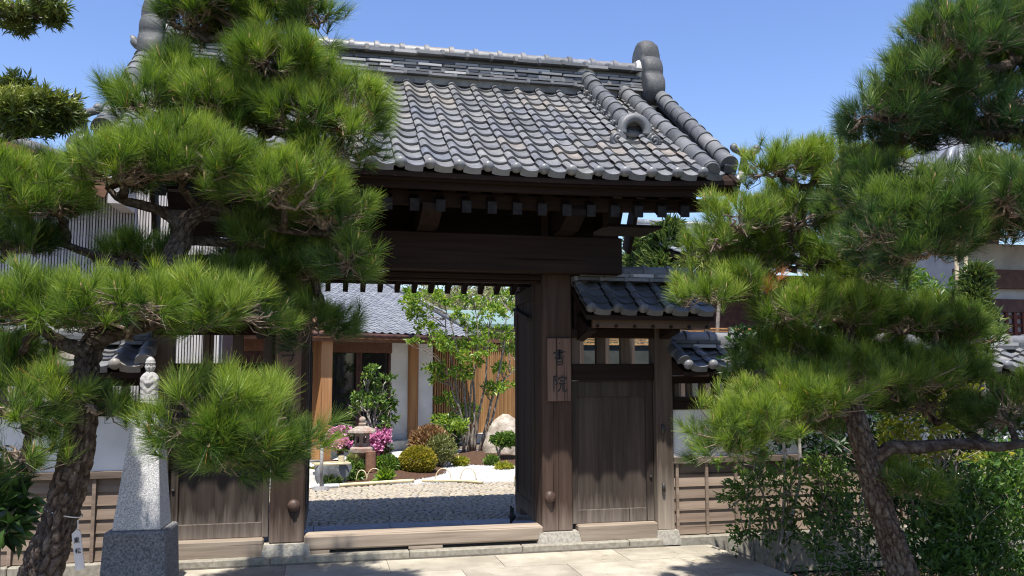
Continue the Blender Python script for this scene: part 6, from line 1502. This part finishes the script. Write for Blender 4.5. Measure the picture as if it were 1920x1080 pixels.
MB().box(xa_ - .05, xb_, YH - .03, YH + .118, GZ, wz0 - .002).build('lower_wall', 'redwall', t)
ez = zz_(430, 1860); ov = 1.2; rise = .58
def hallroof(x0, x1, y0, y1, ze, s, par, cols, rows, px0, me):
    al = math.atan(s); rf = MB().prism([(x0, y0, ze - .03), (x1, y0, ze - .03), (x1, y1, ze - .03 + s * (y1 - y0)), (x0, y1, ze - .03 + s * (y1 - y0))], (0, 0, -.1)).build('roof', 'wood_eave', par)
    for c_ in range(cols):
        for r in range(rows):
            y = y0 + r * .24 * math.cos(al)
            if y > y1: break
            piece('roof_tile', me, 'tile', rf, (px0 + c_ * .27, y, ze + s * (y - y0) - .01), (al, 0, 0))
    return rf
me_r = tile_mesh('hall_tile', .27, .3)
xl_ = P(1832, 470, YH - ov)[0]
rfh = hallroof(xl_, xb_, YH - ov, YH + .9, ez, rise, t, 8, 18, xl_ + .05, me_r)
for i in range(14):
    x = xl_ + .15 + i * .26; MB().beam((x, YH - ov + .05, ez - .20), (x, YH + .1, ez + .55), .09, .09).build('rafter', 'redwall', t)
    MB().frame((x, YH - ov + .04, ez - .205), (1, 0, 0), (0, 1, 0), (0, 0, 1), .085, .02, .085).build('rafter_end', 'white_end', t)
# gable top seen above the needles
g0, g1 = P(1742, 300, YH + 2.5), P(1832, 300, YH + 2.5); gp = P(1800, 246, YH + 2.5)
gt = thing('gable_roof', 'pale tiled roof peak showing between the right hand pines', 'roof', (gp[0], YH + 3.5, GZ))
yb_ = YH + 5.5
lft = [(g0[0] - .1, YH + 2.2, g0[2] - .12), (gp[0], YH + 2.5, gp[2]), (gp[0], yb_, gp[2]), (g0[0] - .1, yb_, g0[2] - .12)]
rgt = [(gp[0], YH + 2.5, gp[2]), (g1[0] + .9, YH + 2.2, g1[2] - .75), (g1[0] + .9, yb_, g1[2] - .75), (gp[0], yb_, gp[2])]
frt = [(gp[0], YH + 2.5, gp[2] - .02), (g0[0] - .25, YH + 1.8, g0[2] - .45), (g1[0] + .9, YH + 1.4, g1[2] - .75)]
rs_ = MB().prism(lft, (0, 0, -.1)).prism(rgt, (0, 0, -.1)).prism(frt, (0, 0, -.1)).build('roof', 'tile_far', gt)
MB().box(g0[0] + .05, g1[0] + .5, YH + 2.6, yb_ - .1, GZ, g0[2] - .6).build('wall', 'redwall', gt)
e0, e1 = np.array(frt[1]), np.array(frt[2]); ap = np.array(frt[0])
for i in range(11):
    u = (i + .5) / 11; b_ = e0 + (e1 - e0) * u; tp_ = ap + (e0 - ap) * 0; k = abs(u - .5) * 2
    MB().tube([b_ + (0, -.02, .03), ap + (b_ - ap) * .12 + (0, 0, .03)], [.05, .045], 7).build('tile_row', 'tile_far', rs_, True)
for p_, q_ in ((ap, e0), (ap, e1)): MB().tube([p_ + (0, 0, .05), q_ + (0, 0, .05)], .08, 8).build('hip_ridge', 'tile_far', rs_, True)
MB().ball(ap + (0, 0, .1), (.14, .2, .16)).build('ridge_end', 'tile', rs_, True)

# lower hall beyond the wall on the right
YB2 = 15.5; x0_, x1_ = P(1278, 470, YB2)[0], P(1640, 470, YB2)[0]; t = thing('far_hall', 'far hall with grey tiled roof and white rafter ends behind the right pine', 'hall', ((x0_ + x1_) / 2, YB2 + 2, 0))
ze_ = P(1400, 480, YB2)[2]; s_ = (P(1300, 446, YB2 + 2.4)[2] - ze_) / 2.4
MB().box(x0_ + .9, x1_, YB2 + 1, YB2 + 4, -.03, ze_ - .25).build('wall', 'redwall', t)
me_f = tile_mesh('hall_tile', .34, .4); al = math.atan(s_)
rf = MB().prism([(x0_, YB2, ze_ - .03), (x1_, YB2, ze_ - .03), (x1_, YB2 + 2.4, ze_ + 2.4 * s_ - .03), (x0_, YB2 + 2.4, ze_ + 2.4 * s_ - .03)], (0, 0, -.12)).prism([(x0_, YB2 + 2.4, ze_ + 2.4 * s_ - .03), (x1_, YB2 + 2.4, ze_ + 2.4 * s_ - .03), (x1_, YB2 + 4.8, ze_ - .03), (x0_, YB2 + 4.8, ze_ - .03)], (0, 0, -.12)).build('roof', 'wood_eave', t)
for c_ in range(int((x1_ - x0_) / .34)):
    for r in range(8):
        y = YB2 + r * .32 * math.cos(al); piece('roof_tile', me_f, 'tile_far', rf, (x0_ + c_ * .34, y, ze_ + s_ * (y - YB2)), (al, 0, 0))
for l in range(3): MB().box(x0_ - .05, x1_, YB2 + 2.4 - .18 + .02 * l, YB2 + 2.4 + .18 - .02 * l, ze_ + 2.4 * s_ + .09 * l, ze_ + 2.4 * s_ + .09 * l + .075).build('ridge_course', 'tile_far', rf)
MB().tube([(x0_ - .1, YB2 + 2.4, ze_ + 2.4 * s_ + .3), (x1_, YB2 + 2.4, ze_ + 2.4 * s_ + .3)], .09, 8).build('ridge_cap', 'tile_far', rf, True)
MB().ball((x0_ - .12, YB2 + 2.4, ze_ + 2.4 * s_ + .15), (.1, .24, .3)).build('ridge_end', 'tile', rf, True)
for i in range(int((x1_ - x0_ - .2) / .3)):
    x = x0_ + .2 + i * .3; MB().beam((x, YB2 + .08, ze_ - .27), (x, YB2 + 1.1, ze_ - .05), .10, .10).build('rafter', 'redwall', t)
    MB().frame((x, YB2 + .06, ze_ - .28), (1, 0, 0), (0, 1, 0), (0, 0, 1), .10, .02, .10).build('rafter_end', 'white_end', t)
# low orange fence and sheds seen through the wicket openings
Yq = 11.5; a, b = P(1090, 655, Yq), P(1500, 610, Yq)
t = thing('screen_wall', 'grey screen wall with an orange slatted top seen over the side wicket door', 'screen', (.5 * (a[0] + b[0]), Yq, -.03))
zt_, zm_ = P(1280, 612, Yq)[2], P(1280, 648, Yq)[2]
MB().box(a[0], b[0], Yq + .05, Yq + .12, -.03, zm_).build('panel', 'screen', t)
for i in range(7): MB().box(a[0], b[0], Yq + .02, Yq + .06, zm_ + (zt_ - zm_) * i / 7 + .004, zm_ + (zt_ - zm_) * (i + .62) / 7).build('slat', 'bamboo', t)
for i in range(10):
    x = a[0] + (b[0] - a[0]) * i / 9; MB().box(x - .03, x + .03, Yq - .01, Yq + .019, -.03, zt_).build('post', 'wood_post', t)

# lattice clad building at the left
YL = 12.2; t = thing('lattice_house', 'house clad in silvery vertical laths under a grey tiled gable behind the left pine', 'house', (P(200, 700, YL)[0], YL + 2, -.03))
x0_, x1_ = P(-140, 450, YL)[0], P(420, 450, YL)[0]; va, vb = P(-40, 250, YL - .7), P(172, 325, YL - .7); sg = (vb[2] - va[2]) / (vb[0] - va[0])
xc_ = P(206, 340, YL - .7)[0]; zc_ = P(300, 322, YL)[2]
ztp = lambda x: max(va[2] + sg * (x - va[0]) - .1, zc_)
MB().prism([(x0_, YL + .2, -.03), (x1_, YL + .2, -.03), (x1_, YL + .2, min(ztp(x1_), 9)), (x0_, YL + .2, ztp(x0_))], (0, 4.5, 0)).build('wall', 'redwall', t)
MB().box(x0_, x1_, YL + .15, YL + .198, -.02, P(200, 345, YL)[2]).build('backing', 'plaster_grey', t)
ls = P(206, 450, YL)[0] - P(200.4, 450, YL)[0]; n = int((x1_ - x0_) / ls)
for i in range(n):
    x = x0_ + i * ls; top_ = ztp(x + ls / 2) - .03; MB().box(x, x + ls * .64, YL + .05, YL + .11, .3, top_).build('lath', 'silverwood', t)
for z in (.8, 2.4, P(200, 470, YL)[2]): MB().box(x0_, x1_, YL + .112, YL + .148, z, z + .06).build('rail', 'silverwood', t)
bx_ = P(216, 356, YL - .75); MB().beam((bx_[0], YL - .75, bx_[2]), (bx_[0], YL + .2, bx_[2] + .02), .17, .34).build('purlin_end', 'silverwood', t)
xr_ = xc_
ra_, rb_ = np.array([va[0] - 1.5, YL - .7, va[2] - 1.5 * sg]), np.array([xr_, YL - .7, va[2] + sg * (xr_ - va[0])])
rfl = MB().prism([ra_, rb_, rb_ + (0, 5.5, 0), ra_ + (0, 5.5, 0)], (0, 0, -.12)).build('roof', 'cedar_x', t)
MB().beam(ra_ + (0, -.04, -.12), rb_ + (0, -.04, -.12), .05, .26).build('barge_board', 'cedar_x', t)
ux = nrm(rb_ - ra_); A = np.stack([np.array([0, 1.0, 0]), -ux, np.cross([0, 1.0, 0], -ux)], 1); me_l = tile_mesh('lath_house_tile', .27, .32)
LL_ = np.linalg.norm(rb_ - ra_); cnt = 0
for j in range(13):
    for i in range(int(LL_ / .25)):
        p = rb_ - ux * (i * .25) + np.array([0, j * .27, 0]) + A[:, 2] * .02
        if p[0] > P(280, 300, YL)[0] + 1.2: continue
        if cnt > 296: break
        piece('roof_tile', me_l, 'tile', rfl, p, A); cnt += 1
MB().tube([ra_ + (0, .06, .07), rb_ + (0, .06, .07)], .085, 8).build('verge_cap', 'tile', rfl, True)
ed = P(148, 272, YL - .8); MB().tube([(ed[0], YL - .8, ed[2]), (ed[0], YL - .45, ed[2] + .02)], [.155, .165], 18).build('roof_end_disc', 'tile_dark', rfl, True, 40)

bush('hedge_tree', 'leafy evergreen tree filling the gap behind the right pine and wall', 'tree', [[(1640, 800, 9.5), (1640, 650, 9.5), (1630, 560, 9.5)], [(1650, 800, 9.5), (1720, 640, 9.5), (1740, 560, 9.5)]],
     [(1600, 560, 9.5, 60, 44, .4), (1680, 530, 9.4, 70, 44, .45), (1740, 560, 9.5, 60, 44, .5), (1640, 620, 9.4, 80, 44, .35), (1730, 640, 9.5, 70, 40, .35), (1560, 620, 9.6, 60, 40, .3), (1780, 600, 9.6, 40, 50, .45)], 'leaf_mid', .10, 9, 71, r0=.04, base_z=-.03)
